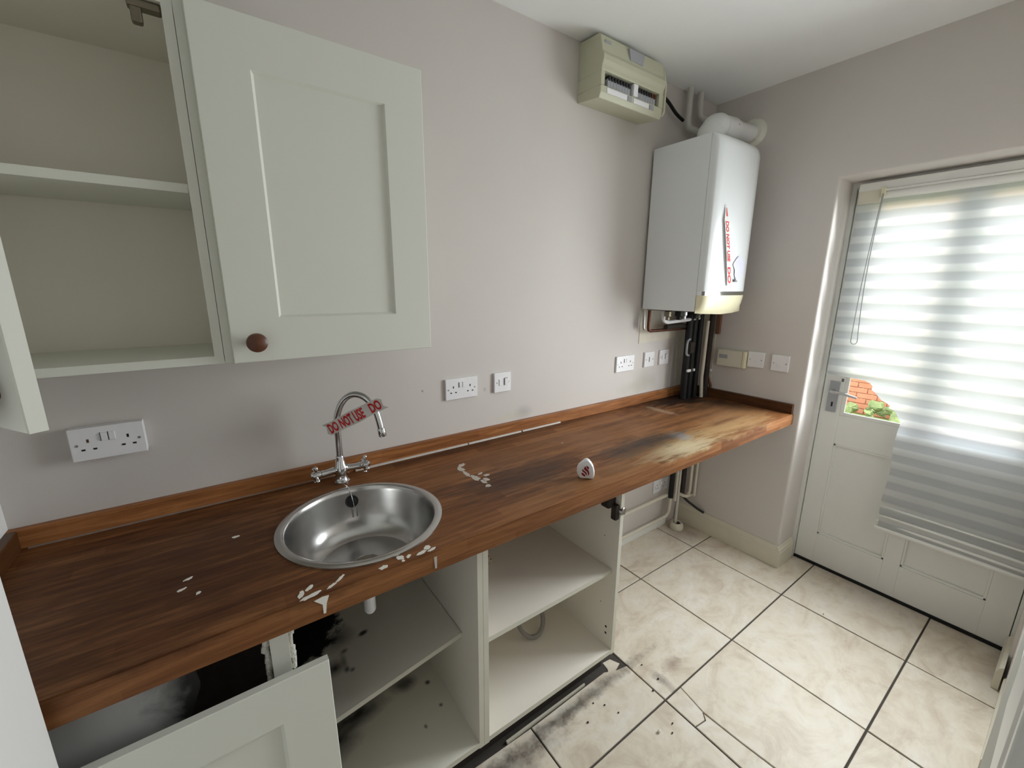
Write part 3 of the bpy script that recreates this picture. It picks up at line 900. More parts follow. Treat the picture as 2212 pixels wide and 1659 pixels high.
# densify with Catmull-Rom
def cr(pts, m_=4):
    P = [pts[0]] + list(pts) + [pts[-1]]
    o_ = []
    for i in range(1, len(P) - 2):
        for q in range(m_):
            t_ = q / m_
            o_.append(tuple(0.5 * (2 * P[i][k] + (P[i + 1][k] - P[i - 1][k]) * t_ + (2 * P[i - 1][k] - 5 * P[i][k] + 4 * P[i + 1][k] - P[i + 2][k]) * t_ ** 2 + (3 * P[i][k] - P[i - 1][k] - 3 * P[i + 1][k] + P[i + 2][k]) * t_ ** 3) for k in range(len(P[0]))))
    o_.append(tuple(pts[-1]))
    return o_
def tp3(s_, z_):
    return Vector((TX, TY, 0.9)) + d * s_ + Vector((0, 0, z_))
obj('spout', B().tube([tp3(*q) for q in cr(sp)], 0.0105, 16), 'chrome', tp, True)
e0, e1 = tp3(.148, .196), tp3(.1525, .168)
obj('aerator', B().tube([e0, e0.lerp(e1, 0.1), e0.lerp(e1, 0.9), e1], [0.0115, 0.0128, 0.0128, 0.0115], 16), 'chrome', tp, True)
for s_ in (-1, 1):
    hx = TX + s_ * 0.077
    obj('arm', B().tube([(TX, TY, 0.946), (TX + s_ * 0.025, TY, 0.946), (TX + s_ * 0.05, TY - 0.004, 0.945), (TX + s_ * 0.062, TY - 0.004, 0.945)], [0.014, 0.012, 0.0105, 0.013], 16), 'chrome', tp, True)
    hd = B().tube([(TX + s_ * 0.062, TY - 0.004, 0.945), (TX + s_ * 0.072, TY - 0.004, 0.945), (TX + s_ * 0.088, TY - 0.004, 0.945), (TX + s_ * 0.094, TY - 0.004, 0.945)], [0.010, 0.014, 0.013, 0.008], 16)
    hub = Vector((TX + s_ * 0.079, TY - 0.004, 0.945))
    for q in range(4):
        a = q * PI / 2 + (0.35 if s_ < 0 else 0.15)
        v = Vector((0, math.cos(a), math.sin(a)))
        hd.tube([hub + v * 0.008, hub + v * 0.026], 0.0045, 10)
        hd.sphere(hub + v * 0.029, 0.0072, 2)
    obj('cross_handle', hd, 'chrome', tp, True)

# warning tape tied across the spout, running from the upright to the outlet side
wtp = thing('warning_tape', tp3(0.06, 0.19), 'white tape printed DO NOT USE in red, stretched across the tap spout', 'tape')
nrm = Vector((-d.y * -1, d.x * -1, 0))             # towards the room
nrm = Vector((-math.sin(ph), -math.cos(ph), 0))
def tape_pt(s_, w):
    """s_: 0..1 along the tape, w: -.5...5 across"""
    a = Vector((-0.028, 0, 0.186)); e = Vector((0.160, 0, 0.284))
    c = a.lerp(e, s_)
    h = 0.044 * (1 - 0.06 * math.sin(s_ * 9))
    ups = Vector((-(e.z - a.z), 0, e.x - a.x)).normalized()
    q = c + ups * (w * h)
    off = 0.0135 + 0.002 * math.sin(s_ * 14 + w * 2)
    return tp3(q.x, q.z) + nrm * off
bm = bmesh.new()
rows = []
NS = 26
for k in range(NS + 1):
    s_ = k / NS
    rows.append([bm.verts.new(tape_pt(s_ + (0.03 * math.sin(w * 9) if k in (0, NS) else 0) + (0.05 * (0.5 - w) if k == NS else 0), w)) for w in (-0.5, -0.25, 0, 0.25, 0.5)])
for k in range(NS):
    for q in range(4):
        bm.faces.new((rows[k][q], rows[k + 1][q], rows[k + 1][q + 1], rows[k][q + 1]))
bm.normal_update()
bmesh.ops.solidify(bm, geom=bm.faces[:], thickness=0.0004)
obj('film', bm, 'tape', wtp, True, ang=60)
def print_on(txt, s0, s1, hgt, name='lettering'):
    b = text_bm(txt, 1.0, 0.035, 1.0, 0.0, 1.0)
    xs = [v.co.x for v in b.bm.verts]; ys = [v.co.y for v in b.bm.verts]
    x0, x1, y0, y1 = min(xs), max(xs), min(ys), max(ys)
    for v in b.bm.verts:
        s_ = s0 + (v.co.x - x0) / (x1 - x0) * (s1 - s0)
        w = -hgt / 2 + (v.co.y - y0) / (y1 - y0) * hgt
        v.co = tape_pt(s_, w) + nrm * (0.0012 + 0.0004 * v.co.z)
    return b
obj('lettering', print_on('DO NOT USE', 0.045, 0.685, 0.80), 'red', wtp)
obj('lettering', print_on('DO', 0.79, 0.99, 0.80), 'red', wtp)

# ------------------------------------------------------------------ little tag with flame emblem
ax, ay = -1.462, -0.532
tg = thing('flame_tag', (ax, ay, 0.9), 'small white plastic tag with red flame emblem standing on the worktop', 'tag')
fw = Vector((CAM.x - ax, CAM.y - ay, 0)).normalized()   # its face is turned to the room
fr = Vector((-fw.y, fw.x, 0))
out_ = [(-.030, .010), (-.024, .002), (-.014, 0), (.030, .001), (.036, .006), (.0385, .016), (.038, .030), (.033, .048), (.024, .062), (.013, .072), (.004, .0755), (-.005, .073), (-.018, .063), (-.030, .052), (-.0355, .040), (-.036, .024)]
out_ = [(x * 0.82, z * 0.95) for x, z in out_]
bm = bmesh.new()
lay = []
for off, sc in ((-0.012, 0.88), (-0.009, 0.97), (0.0, 1.0), (0.008, 0.98), (0.0115, 0.92), (0.0125, 0.84)):
    lay.append([bm.verts.new(Vector((ax, ay, 0.9)) + fr * (x * sc) + fw * off + Vector((0, 0, 0.0365 + (z - 0.0365) * sc + (0.0 if sc == 1 else 0)))) for x, z in out_])
for i in range(len(lay) - 1):
    for k in range(16):
        bm.faces.new((lay[i][k], lay[i][(k + 1) % 16], lay[i + 1][(k + 1) % 16], lay[i + 1][k]))
bm.faces.new(lay[0]); bm.faces.new(lay[-1])
bmesh.ops.recalc_face_normals(bm, faces=bm.faces[:])
obj('shell', bm, 'plastic', tg, True, ang=50)
def emblem(pts, name='emblem_flame'):
    bm = bmesh.new()
    vs_ = [bm.verts.new(Vector((ax, ay, 0.9)) + fr * x + fw * 0.0131 + Vector((0, 0, z))) for x, z in pts]
    bm.faces.new(vs_)
    bm.normal_update()
    bmesh.ops.solidify(bm, geom=bm.faces[:], thickness=0.0004)
    return obj(name, bm, 'darkred', tg)
# outline read off the photograph: a flame split by three pale waves
def px(u, v):   # pixels of the enlarged view -> metres on the face
    return ((u - 715) / 770 * 0.0745 * 0.82, (1275 - v) / 900 * 0.0755 * 0.95)
fl = [
    [(760, 630), (870, 700), (850, 800), (835, 815), (790, 760), (750, 700)],
    [(705, 655), (725, 700), (765, 770), (850, 850), (890, 950), (880, 1040), (825, 1100), (835, 1010), (800, 920), (730, 870), (660, 810), (655, 750)],
    [(600, 790), (625, 840), (690, 890), (765, 950), (790, 1020), (775, 1095), (745, 1050), (700, 985), (630, 940), (585, 900), (580, 830)],
    [(560, 965), (610, 985), (670, 1020), (720, 1080), (725, 1120), (690, 1140), (610, 1100), (555, 1040)],
]
for f in fl:
    emblem([px(*q) for q in f])

# ------------------------------------------------------------------ electrical plates
def plate_frame(wall, a, z, proud=0.0):
    """returns function (u, v, depth) -> world ; u along the wall to the viewer's right, v up, depth off the wall"""
    if wall == 'back':
        return lambda u, v, dd: Vector((a + u, -dd, z + v))
    return lambda u, v, dd: Vector((-dd, a - u, z + v))
def pbox(fn, u0, u1, v0, v1, d0, d1, bev=0.0):
    p, q = fn(u0, v0, d0), fn(u1, v1, d1)
    return B().box(min(p.x, q.x), max(p.x, q.x), min(p.y, q.y), max(p.y, q.y), min(p.z, q.z), max(p.z, q.z), bev)
def double_socket(wall, a, z, label, depth=0.01, box=False, brown=False):
    fn = plate_frame(wall, a, z)
    t_ = thing('double_socket', fn(0.073, 0.043, 0), label, 'socket', 'double sockets on the walls')
    if box:
        obj('back_box', pbox(fn, 0.001, 0.145, 0.001, 0.085, 0, depth - 0.008, 0.002), 'plastic', t_)
    d1 = depth
    obj('plate', pbox(fn, 0, 0.146, 0, 0.086, max(0, depth - 0.0095) if box else 0, d1, 0.002), 'plastic', t_)
    for u in (0.0605, 0.0755):
        fnr = obj('rocker', pbox(fn, u, u + 0.0125, 0.048, 0.069, d1 - 0.001, d1 + 0.0035, 0.001), 'plastic', t_)
    for u in (0.0585, 0.0735):
        obj('rocker_shadow_gap', pbox(fn, u, u + 0.0018, 0.047, 0.070, d1 - 0.001, d1 + 0.0004), 'dark_grey', t_)
    for side, u in enumerate((0.0345, 0.1115)):
        obj('pin_hole', pbox(fn, u - 0.0022, u + 0.0022, 0.047, 0.056, d1 - 0.001, d1 + 0.0004), 'knob' if (brown and side == 0) else 'hole', t_)
        for w in (-0.011, 0.011):
            obj('pin_hole', pbox(fn, u + w - 0.0036, u + w + 0.0036, 0.0265, 0.0310, d1 - 0.001, d1 + 0.0004), 'hole', t_)
    for u in (0.0125, 0.1335):
        c = fn(u, 0.042, d1)
        nn = fn(0, 0, 1) - fn(0, 0, 0)
        obj('screw', B().lathe([(0.0, 0.0012), (0.003, 0.001), (0.0036, 0.0), (0.0036, -0.002)], c, nn, 10), 'screw', t_, True)
    return t_
def single_plate(wall, a, z, label, parts, name='switch_plate', cat='switch', depth=0.011, w=0.086):
    fn = plate_frame(wall, a, z)
    t_ = thing(name, fn(w / 2, 0.043, 0), label, cat)
    obj('plate', pbox(fn, 0, w, 0, 0.086, 0, depth, 0.002), 'plastic', t_)
    nn = fn(0, 0, 1) - fn(0, 0, 0)
    for u in (0.0125, w - 0.0125):
        obj('screw', B().lathe([(0.0, 0.0012), (0.003, 0.001), (0.0036, 0.0), (0.0036, -0.002)], fn(u, 0.043, depth), nn, 10), 'screw', t_, True)
    for (pn_, u0, u1, v0, v1, pr_, mt) in parts:
        obj(pn_, pbox(fn, u0, u1, v0, v1, depth - 0.001, depth + pr_, 0.0008 if pr_ > 0.001 else 0), mt, t_)
    return t_
ZS = 1.1
double_socket('back', -2.785, 1.104, 'white double socket on a raised box below the open wall cupboard', 0.030, True, True)
double_socket('back', -1.728, ZS, 'white double socket right of the tap, beside a square plate')
double_socket('back', -0.717, 1.102, 'white double socket below the boiler, left of two square plates')
double_socket('back', -0.287, 0.262, 'white double socket low on the wall under the worktop')
spur = [('rocker', 0.052, 0.069, 0.030, 0.060, 0.005, 'plastic'), ('rocker_gap', 0.0495, 0.052, 0.030, 0.061, 0.0005, 'dark_grey'), ('rocker_gap', 0.052, 0.069, 0.060, 0.062, 0.0005, 'dark_grey'),
        ('fuse_carrier', 0.024, 0.040, 0.029, 0.058, 0.002, 'plastic'), ('carrier_gap', 0.0225, 0.024, 0.030, 0.057, 0.0005, 'dark_grey')]
single_plate('back', -1.497, ZS, 'white square fused switch plate beside the middle double socket', spur, 'fused_spur')
single_plate('back', -0.481, 1.106, 'white square switch plate under the boiler, left of the pair by the pipes', [('rocker', 0.040, 0.047, 0.030, 0.056, 0.004, 'plastic'), ('rocker_gap', 0.037, 0.040, 0.028, 0.058, 0.0005, 'dark_grey')], 'light_switch')
single_plate('back', -0.344, 1.108, 'white square fused plate nearest the black pipes on the back wall', spur, 'fused_spur')
blank = [('fuse_carrier', 0.030, 0.056, 0.026, 0.040, 0.0015, 'plastic')]
single_plate('right', -0.350, 1.118, 'white square plate touching the control box on the side wall', blank, 'outlet_plate', 'switch plate')
single_plate('right', -0.474, 1.115, 'white square plate nearest the door on the side wall', blank, 'outlet_plate', 'switch plate')
fn = plate_frame('right', -0.182, 1.103)
cb = thing('control_box', fn(0.08, 0.048, 0), 'cream heating control box with small grey display on the side wall', 'controller')
obj('case', pbox(fn, 0, 0.145, 0, 0.096, 0, 0.030, 0.004), 'skirting', cb)
obj('end_cover', pbox(fn, 0.1455, 0.163, 0, 0.096, 0, 0.031, 0.004), 'cream_plastic2', cb)
obj('display', pbox(fn, 0.012, 0.062, 0.045, 0.068, 0.029, 0.0306), 'grey_plastic', cb)

# ------------------------------------------------------------------ shaker doors and wall cupboards
def shaker(name, parent, x0, x1, z0, z1, y, th, mat='cream', rail=0.103, sink_=0.008):
    """front face at y, door goes back to y+th; centre panel recessed"""
    bm = bmesh.new()
    c = 0.006
    def ring(i, yy):
        return [bm.verts.new(p) for p in ((x0 + i, yy, z0 + i), (x1 - i, yy, z0 + i), (x1 - i, yy, z1 - i), (x0 + i, yy, z1 - i))]
    r0, r1, r2 = ring(0.0015, y), ring(rail, y), ring(rail + c, y + sink_)
    rb0, rb1 = ring(0, y + 0.0015), ring(0, y + th)
    for A, D in ((rb1, rb0), (rb0, r0), (r0, r1), (r1, r2)):
        for q in range(4):
            bm.faces.new((A[q], A[(q + 1) % 4], D[(q + 1) % 4], D[q]))
    bm.faces.new(r2); bm.faces.new(rb1)
    bmesh.ops.recalc_face_normals(bm, faces=bm.faces[:])
    b = bm
    return obj(name, b, mat, parent)
def knob(parent, c, axis):
    return obj('knob', B().lathe([(0.009, 0), (0.008, 0.008), (0.010, 0.012), (0.019, 0.016), (0.0225, 0.022), (0.0215, 0.029), (0.014, 0.0345), (0.0, 0.036)], c, axis, 24), 'knob', parent, True)
ZB, ZT = 1.367, 2.10
def wall_cab(x0, x1, label):
    t_ = thing('wall_cupboard', ((x0 + x1) / 2, -0.15, ZB), label, 'cupboard')
    k = 0.018
    obj('side_panel', B().box(x0, x0 + k, -0.300, -0.001, ZB, ZT), 'cream', t_)
    obj('side_panel', B().box(x1 - k, x1, -0.300, -0.001, ZB, ZT), 'cream', t_)
    obj('bottom_panel', B().box(x0 + k, x1 - k, -0.300, -0.001, ZB, ZB + k), 'cream', t_)
    obj('top_panel', B().box(x0 + k, x1 - k, -0.300, -0.001, ZT - k, ZT), 'board', t_)
    obj('back_panel', B().box(x0 + k, x1 - k, -0.012, -0.001, ZB + k, ZT - k), 'board', t_)
    obj('shelf', B().box(x0 + k + 0.001, x1 - k - 0.001, -0.282, -0.013, 1.739, 1.757), 'cream', t_)
    return t_
wc2 = wall_cab(-2.44, -1.925, 'white wall cupboard with closed panelled door and brown knob above the tap')
dr = shaker('door', wc2, -2.423, -1.925, ZB, ZT, -0.320, 0.019)
knob(dr, (-2.374, -0.320, 1.415), (0, -1, 0))
wc1 = wall_cab(-2.928, -2.441, 'white wall cupboard standing open, empty shelves showing, at the left edge')
# opened door: built closed, then swung about its left edge
bdr = B()
r_ = 0.105
hx, hy, L = -2.9115, -0.325, 0.497
sv = shaker('door', None, 0, L, ZB, ZT, -0.019, 0.019)
ang = math.atan2(-0.425, 0.28)
mt = Matrix.Translation((hx, hy, 0)) @ Matrix.Rotation(ang, 4, 'Z')
me = sv.data
for v in me.vertices:
    v.co = mt @ v.co - wloc(wc1)
sv.parent = wc1
kb = B().lathe([(0.009, 0), (0.008, 0.008), (0.010, 0.012), (0.019, 0.016), (0.0225, 0.022), (0.0215, 0.029), (0.014, 0.0345), (0.0, 0.036)], (L - 0.05, -0.019, 1.415), (0, -1, 0), 24)
kb.xf(mt)
obj('knob', kb, 'knob', sv, True)
obj('hinge', B().box(-2.512, -2.459, -0.292, -0.268, 2.066, 2.0815, 0.004).box(-2.508, -2.490, -0.290, -0.272, 2.040, 2.07, 0.004), 'brass', wc1)

# ------------------------------------------------------------------ base cupboards
def base_cab(x0, x1, label, floor_mat='board', sidem='board', shelf=None, left_panel=True):
    t_ = thing('base_cupboard', ((x0 + x1) / 2, -0.29, 0.0), label, 'cupboard')
    k = 0.018
    yF, yB = -0.568, -0.03
    zb, zt = 0.10, 0.842
    for xa in ((x0, x1 - k) if left_panel else (x1 - k,)):
        sp_ = obj('side_panel', B().box(xa, xa + k, yF, yB, zb - 0.004, zt), sidem, t_)
        obj('edge_strip', B().box(xa, xa + k, yF - 0.0012, yF, zb - 0.004, zt), 'cab_edge', sp_)
    bp = obj('bottom_panel', B().box(x0 + k, x1 - k, yF, yB, zb, zb + k), floor_mat, t_)
    obj('edge_strip', B().box(x0 + k, x1 - k, yF - 0.0012, yF, zb, zb + k), 'cab_edge', bp)
    obj('back_panel', B().box(x0 + k, x1 - k, yB - 0.004, yB, zb + k, zt - 0.12), floor_mat, t_)
    for lx in (x0 + 0.06, x1 - 0.06):
        for ly in (-0.49, -0.08):
            obj('foot', B().lathe([(0.022, -0.004), (0.022, 0.01), (0.014, 0.014), (0.014, 0.09), (0.025, 0.096), (0.025, 0.0995)], (lx, ly, 0), n=12), 'black', t_, True)
    return t_
bc3 = base_cab(-1.9035, -1.285, 'open cream base cupboard with one shelf, at the right end of the units')
sh = obj('shelf', B().box(-1.885, -1.304, -0.545, -0.035, 0.459, 0.475), 'board', bc3)
obj('edge_strip', B().box(-1.885, -1.304, -0.5465, -0.545, 0.459, 0.475), 'cab_edge', sh)
for z in (0.175, 0.205):
    obj('fixing_hole', B().lathe([(0.005, 0), (0.005, 0.0006)], (-1.303, -0.535, z), (-1, 0, 0), 10), 'hole', bc3)
for z in (0.30, 0.60):
    obj('fixing_hole', B().lathe([(0.002, 0), (0.002, 0.0006)], (-1.303, -0.50, z), (-1, 0, 0), 8), 'hole', bc3)
hb = B().box(-1.345, -1.303, -0.545, -0.505, 0.745, 0.815, 0.006).box(-1.325, -1.303, -0.565, -0.54, 0.70, 0.76, 0.004)
obj('hinge', hb, 'dirt_and_shade', bc3)
obj('hinge_cup', B().lathe([(0.0, 0.006), (0.012, 0.006), (0.015, 0.003), (0.015, -0.01)], (-1.292, -0.571, 0.735), (0.3, -1, 0.1), 18), 'screw', bc3, True)
obj('hinge_plate', B().box(-1.885, -1.872, -0.56, -0.53, 0.752, 0.772, 0.003).box(-1.876, -1.862, -0.555, -0.548, 0.742, 0.756, 0.002), 'brass', bc3)

bc2 = base_cab(-2.4405, -1.9045, 'mould-stained cream base cupboard with a tilted shelf under the sink', 'board_mould', 'board', left_panel=False)
bm_ = B().box(-2.405, -1.9245, -0.466, -0.06, -0.016, 0.0)
rx = Matrix.Translation((-1.9245, 0, 0.463)) @ Matrix.Rotation(math.radians(-10.0) * -1, 4, 'Y') @ Matrix.Translation((1.9245, 0, 0))
rx = Matrix.Translation((-1.9245, 0, 0.463)) @ Matrix.Rotation(math.radians(-9.8), 4, 'Y') @ Matrix.Translation((1.9245, 0, 0))
bm_.xf(rx)
sh = obj('shelf', bm_, 'board_mould', bc2)
b = B().box(-2.405, -1.9245, -0.4675, -0.466, -0.016, 0.0)
b.xf(rx)
obj('edge_strip', b, 'cab_edge', sh)
obj('post', B().box(-2.4405, -2.404, -0.572, -0.54, 0.10, 0.842, 0.001), 'cream', bc2)
b = B()
for q in range(9):
    z = 0.70 + q * 0.015
    b.sphere((-2.400 + random.uniform(0, .004), -0.55, z), (0.005 + random.random() * .004, .008, .012), 1)
    b.sphere((-2.446 - random.uniform(0, .004), -0.55, z - 0.02), (0.005 + random.random() * .004, .008, .012), 1)
tag(obj('torn_board_edge', b, 'paint_spot', bc2), kind='stuff')
bc1 = thing('base_cupboard', (-2.68, -0.29, 0.0), 'shade-darkened base cupboard behind the leaning door at the left end', 'cupboard')
obj('side_panel', B().box(-2.925, -2.907, -0.568, -0.03, 0.096, 0.842), 'board_shaded', bc1)
obj('front_panel', B().prism([(-2.905, 0.12), (-2.60, 0.12), (-2.585, 0.40), (-2.61, 0.55), (-2.595, 0.68), (-2.565, 0.76), (-2.575, 0.842), (-2.905, 0.842)], 1, -0.566, -0.55), 'board_shaded', bc1)
obj('bottom_panel', B().box(-2.906, -2.441, -0.54, -0.03, 0.10, 0.118), 'board_shaded', bc1)
obj('back_panel', B().box(-2.906, -2.441, -0.034, -0.03, 0.118, 0.842), 'dirt_and_shade', bc1)  # near-black colour stands in for the shade of the void

# loose door leaning on the cupboard fronts
ld = thing('cupboard_door', (-2.58, -0.66, 0.0), 'loose white panelled cupboard door leaning on its edge against the base units', 'door')
sv = shaker('panel_board', None, -2.835, -2.337, 0.0, 0.742, -0.019, 0.019, rail=0.10)
lean = Matrix.Translation((0, -0.650, 0.0005)) @ Matrix.Rotation(math.radians(-3.2), 4, 'X')
me = sv.data
for v in me.vertices:
    v.co = lean @ v.co - wloc(ld)
sv.parent = ld

# waste tail hanging below the bowl
wp = thing('waste_pipe', (-2.196, -0.45, 0.69), 'short white plastic waste pipe end hanging under the worktop by the sink', 'pipe')
obj('tail', B().tube([(-2.196, -0.45, 0.735), (-2.196, -0.45, 0.675), (-2.196, -0.45, 0.668)], [0.0155, 0.0155, 0.011], 16), 'plastic', wp, True)
obj('elbow', B().tube([(-2.155, -0.40, 0.732), (-2.165, -0.415, 0.742), (-2.185, -0.44, 0.742), (-2.196, -0.45, 0.735)], 0.0155, 14), 'plastic', wp, True)

# grey hose loop
hp = []
for k in range(17):
    a = PI * (k / 16) * 1.15 - 0.25
    hp.append((-1.515 - 0.062 * math.cos(a) * -1 * -1, -0.305 - 0.045 * math.sin(a), 0.130 + max(0, 0.06 * (1 - math.sin(a)))))
hs = obj('hose', B().tube([(-1.60, -0.12, 0.30)] + [(-1.588, -0.20, 0.21)] + hp + [(-1.44, -0.2, 0.22), (-1.43, -0.12, 0.30)], 0.0095, 10), 'hose', smooth=True, loc=(-1.515, -0.3, 0.12))
tag(hs, 'grey flexible hose looped on the floor of the right-hand open cupboard', 'hose')

# batten and rubbish in the plinth gap
pb = thing('plinth_batten', (-1.65, -0.545, 0.0), 'dirty dark broken plinth batten lying under the open cupboards', 'plinth')
obj('board', B().box(-2.35, -1.30, -0.520, -0.505, -0.006, 0.075, 0.002), 'dirt_and_shade', pb)
obj('pale_edge', B().prism([(-1.80, -0.549), (-1.42, -0.546), (-1.42, -0.541), (-1.80, -0.541)], 2, -0.006, 0.004), 'skirting', pb)
for k, (x, y, s_, mt_) in enumerate([(-1.335, -0.83, .007, 'paint_spot')]):
    c_ = obj('rubble_chip', B().sphere((x, y, s_ * 0.8), (s_, s_ * 0.8, s_ * 0.8), 1), mt_, loc=(x, y, 0))
    tag(c_, 'small white chip of rubble on the tile before the open cupboard', 'debris')
b = B()
rnd = random.Random(3)
for x, y, s_ in [(-1.45, -0.62, .004), (-1.52, -0.66, .005), (-1.40, -0.70, .004), (-1.42, -0.65, .004), (-1.30, -0.86, .004), (-1.22, -0.72, .005), (-1.16, -0.62, .004), (-1.16, -0.70, .005), (-0.2, -0.95, .003), (-1.27, -0.84, .004)]:
    b.sphere((x, y, s_ * .5), (s_, s_ * .8, s_ * .6), 1)
tag(obj('grit', b, 'dirt_and_shade', loc=(-1.4, -0.7, 0)), 'scattered dark grit on the tiles before the open cupboards', 'debris', kind='stuff')

# ------------------------------------------------------------------ consumer unit
cu = thing('consumer_unit', (-0.86, 0, 2.30), 'cream plastic fuse box with rows of switches high on the wall by the ceiling', 'fuse box')
pf = [(0, 2.536), (-0.112, 2.528), (-0.120, 2.522), (-0.134, 2.462), (-0.143, 2.448), (-0.143, 2.430), (-0.136, 2.412), (-0.134, 2.395)]
pf2 = [(-0.134, 2.343), (-0.133, 2.318), (-0.124, 2.298), (0, 2.312)]
X0, X1 = -1.063, -0.660
obj('top_cover', B().prism(pf + [(-0.09, 2.393), (0, 2.393)], 0, X0, X1, 0.003), 'cream_plastic', cu)
obj('bottom_cover', B().prism([(0, 2.345), (-0.09, 2.345)] + pf2, 0, X0, X1, 0.003), 'cream_plastic', cu)
obj('side_cover', B().prism([(0, 2.393), (-0.134, 2.395), (-0.134, 2.343), (0, 2.345)], 0, X0, X0 + 0.020), 'cream_plastic', cu)
obj('side_cover', B().prism([(0, 2.393), (-0.134, 2.395), (-0.134, 2.343), (0, 2.345)], 0, X1 - 0.03, X1), 'cream_plastic', cu)
obj('flap', B().prism([(-0.11, 2.512), (-0.122, 2.508), (-0.142, 2.44), (-0.142, 2.33), (-0.132, 2.312), (-0.11, 2.312)], 0, X1 + 0.0005, X1 + 0.010, 0.002), 'cream_plastic', cu)
obj('recess', B().box(X0 + 0.02, X1 - 0.03, -0.08, -0.02, 2.345, 2.393), 'black', cu)
obj('latch', B().prism([(-0.905, 2.512), (-0.805, 2.512), (-0.815, 2.470), (-0.895, 2.470)], 1, -0.1345, -0.118), 'grey_plastic', cu)
obj('badge', B().prism([(X0 + 0.02, 2.505), (X0 + 0.055, 2.505), (X0 + 0.055, 2.495), (X0 + 0.02, 2.495)], 1, -0.1275, -0.122), 'grey_plastic', cu)
def breaker(x, mt='black'):
    bk = obj('breaker', B().box(x, x + 0.0168, -0.126, -0.05, 2.346, 2.376, 0.001).box(x, x + 0.0168, -0.108, -0.05, 2.376, 2.391), 'grey_plastic' if mt != 'x' else 'plastic', cu)
    obj('toggle', B().box(x + 0.003, x + 0.0138, -0.131, -0.106, 2.370, 2.387, 0.001), mt, bk)
for k in range(8):
    breaker(X0 + 0.046 + k * 0.0176)
obj('main_switch', B().box(-0.866, -0.838, -0.137, -0.05, 2.346, 2.392, 0.002), 'plastic', cu)
for k in range(5):
    breaker(-0.828 + k * 0.0176)
for k in range(2):
    breaker(-0.740 + k * 0.0176, 'copper')
for x0, x1, mt_ in ((X0 + 0.036, -0.905, 'plastic'), (-0.898, -0.874, 'grey_plastic'), (-0.862, -0.760, 'plastic'), (-0.752, -0.725, 'grey_plastic')):
    obj('label_strip', B().box(x0, x1, -0.1358, -0.131, 2.319, 2.338, 0.0006), mt_, cu)
cbk = obj('cable', B().tube(cr([(-0.652, -0.03, 2.475), (-0.58, -0.03, 2.470), (-0.486, -0.03, 2.445), (-0.411, -0.03, 2.407), (-0.345, -0.03, 2.388)]), 0.008, 8), 'blackgloss', smooth=True, loc=(-0.5, -0.03, 2.33))
cbk.data.transform(Matrix.Identity(4))
tag(cbk, 'black cable sagging from the fuse box to the pipes above the boiler', 'cable')

# ------------------------------------------------------------------ boiler and flue
BX0, BX1, BZ0, BZ1 = -0.542, -0.117, 1.435, 2.222
bo = thing('boiler', ((BX0 + BX1) / 2, -0.17, BZ0), 'white wall-hung gas boiler with cream bottom cover in the corner', 'boiler')
obj('casing', B().box(BX0, BX1, -0.319, -0.014, BZ0, BZ1, 0.003), 'boiler', bo)
obj('wall_bracket', B().box(BX0 + 0.03, BX1 - 0.03, -0.016, -0.001, 1.6, 2.1), 'dark_grey', bo)
# front panel: rounded in plan and over the top
def front(x0, x1, z0, z1, yb, yf, mat, name, cyl=True):
    bm = bmesh.new()
    plan = [(x0, yb), (x0, yf + 0.016), (x0 + 0.002, yf + 0.007), (x0 + 0.008, yf + 0.001), (x0 + 0.05, yf - 0.006), ((x0 + x1) / 2, yf - 0.010), (x1 - 0.09, yf - 0.005), (x1 - 0.04, yf + 0.006), (x1 - 0.012, yf + 0.020), (x1, yf + 0.034), (x1, yb)]
    zsl = [(z0, 0), (z1 - 0.05, 0), (z1 - 0.028, 0.004), (z1 - 0.012, 0.012), (z1 - 0.003, 0.024), (z1, 0.036)]
    rg = []
    for z, back in zsl:
        rg.append([bm.verts.new((x, min(yb, y + back), z)) for x, y in plan])
    for i in range(len(rg) - 1):
        for k in range(len(plan) - 1):
            bm.faces.new((rg[i][k], rg[i][k + 1], rg[i + 1][k + 1], rg[i + 1][k]))
    bm.faces.new(rg[0]); bm.faces.new(rg[-1])
    for i in range(len(rg) - 1):
        try:
            bm.faces.new((rg[i][0], rg[i + 1][0], rg[i + 1][-1], rg[i][-1]))
        except ValueError:
            pass
    bmesh.ops.recalc_face_normals(bm, faces=bm.faces[:])
    return obj(name, bm, mat, bo, True, ang=40)
front(BX0, BX1, 1.532, BZ1, -0.321, -0.357, 'boiler', 'front_panel')
b = B()
pl_ = [(BX0 + 0.004, -0.345), (BX0 + 0.012, -0.357), (BX0 + 0.05, -0.3645), ((BX0 + BX1) / 2, -0.3685), (BX1 - 0.09, -0.3635), (BX1 - 0.04, -0.352), (BX1 - 0.006, -0.330)]
b.prism(pl_ + [(BX1 - 0.006, -0.31), (BX0 + 0.004, -0.31)], 2, 1.513, 1.532)
obj('chrome_band', b, 'chrome', bo, True, ang=30)
bm = bmesh.new()
rg = []
for z, back, drop in ((1.513, 0.0, 0), (1.495, 0.002, 0), (1.475, 0.006, 0), (1.455, 0.013, 0), (1.44, 0.022, 0.004), (1.428, 0.034, 0.010)):
    row = []
    for k, (x, y) in enumerate([(BX0, -0.322), (BX0 + 0.004, -0.345), (BX0 + 0.012, -0.357), (BX0 + 0.05, -0.3645), ((BX0 + BX1) / 2, -0.3685), (BX1 - 0.09, -0.3635), (BX1 - 0.04, -0.352), (BX1 - 0.006, -0.330), (BX1, -0.322)]):
        u = (x - BX0) / (BX1 - BX0)
        row.append(bm.verts.new((x, min(-0.3215, y + back), z - drop * math.sin(PI * u))))
    rg.append(row)
for i in range(len(rg) - 1):
    for k in range(8):
        bm.faces.new((rg[i][k], rg[i][k + 1], rg[i + 1][k + 1], rg[i + 1][k]))
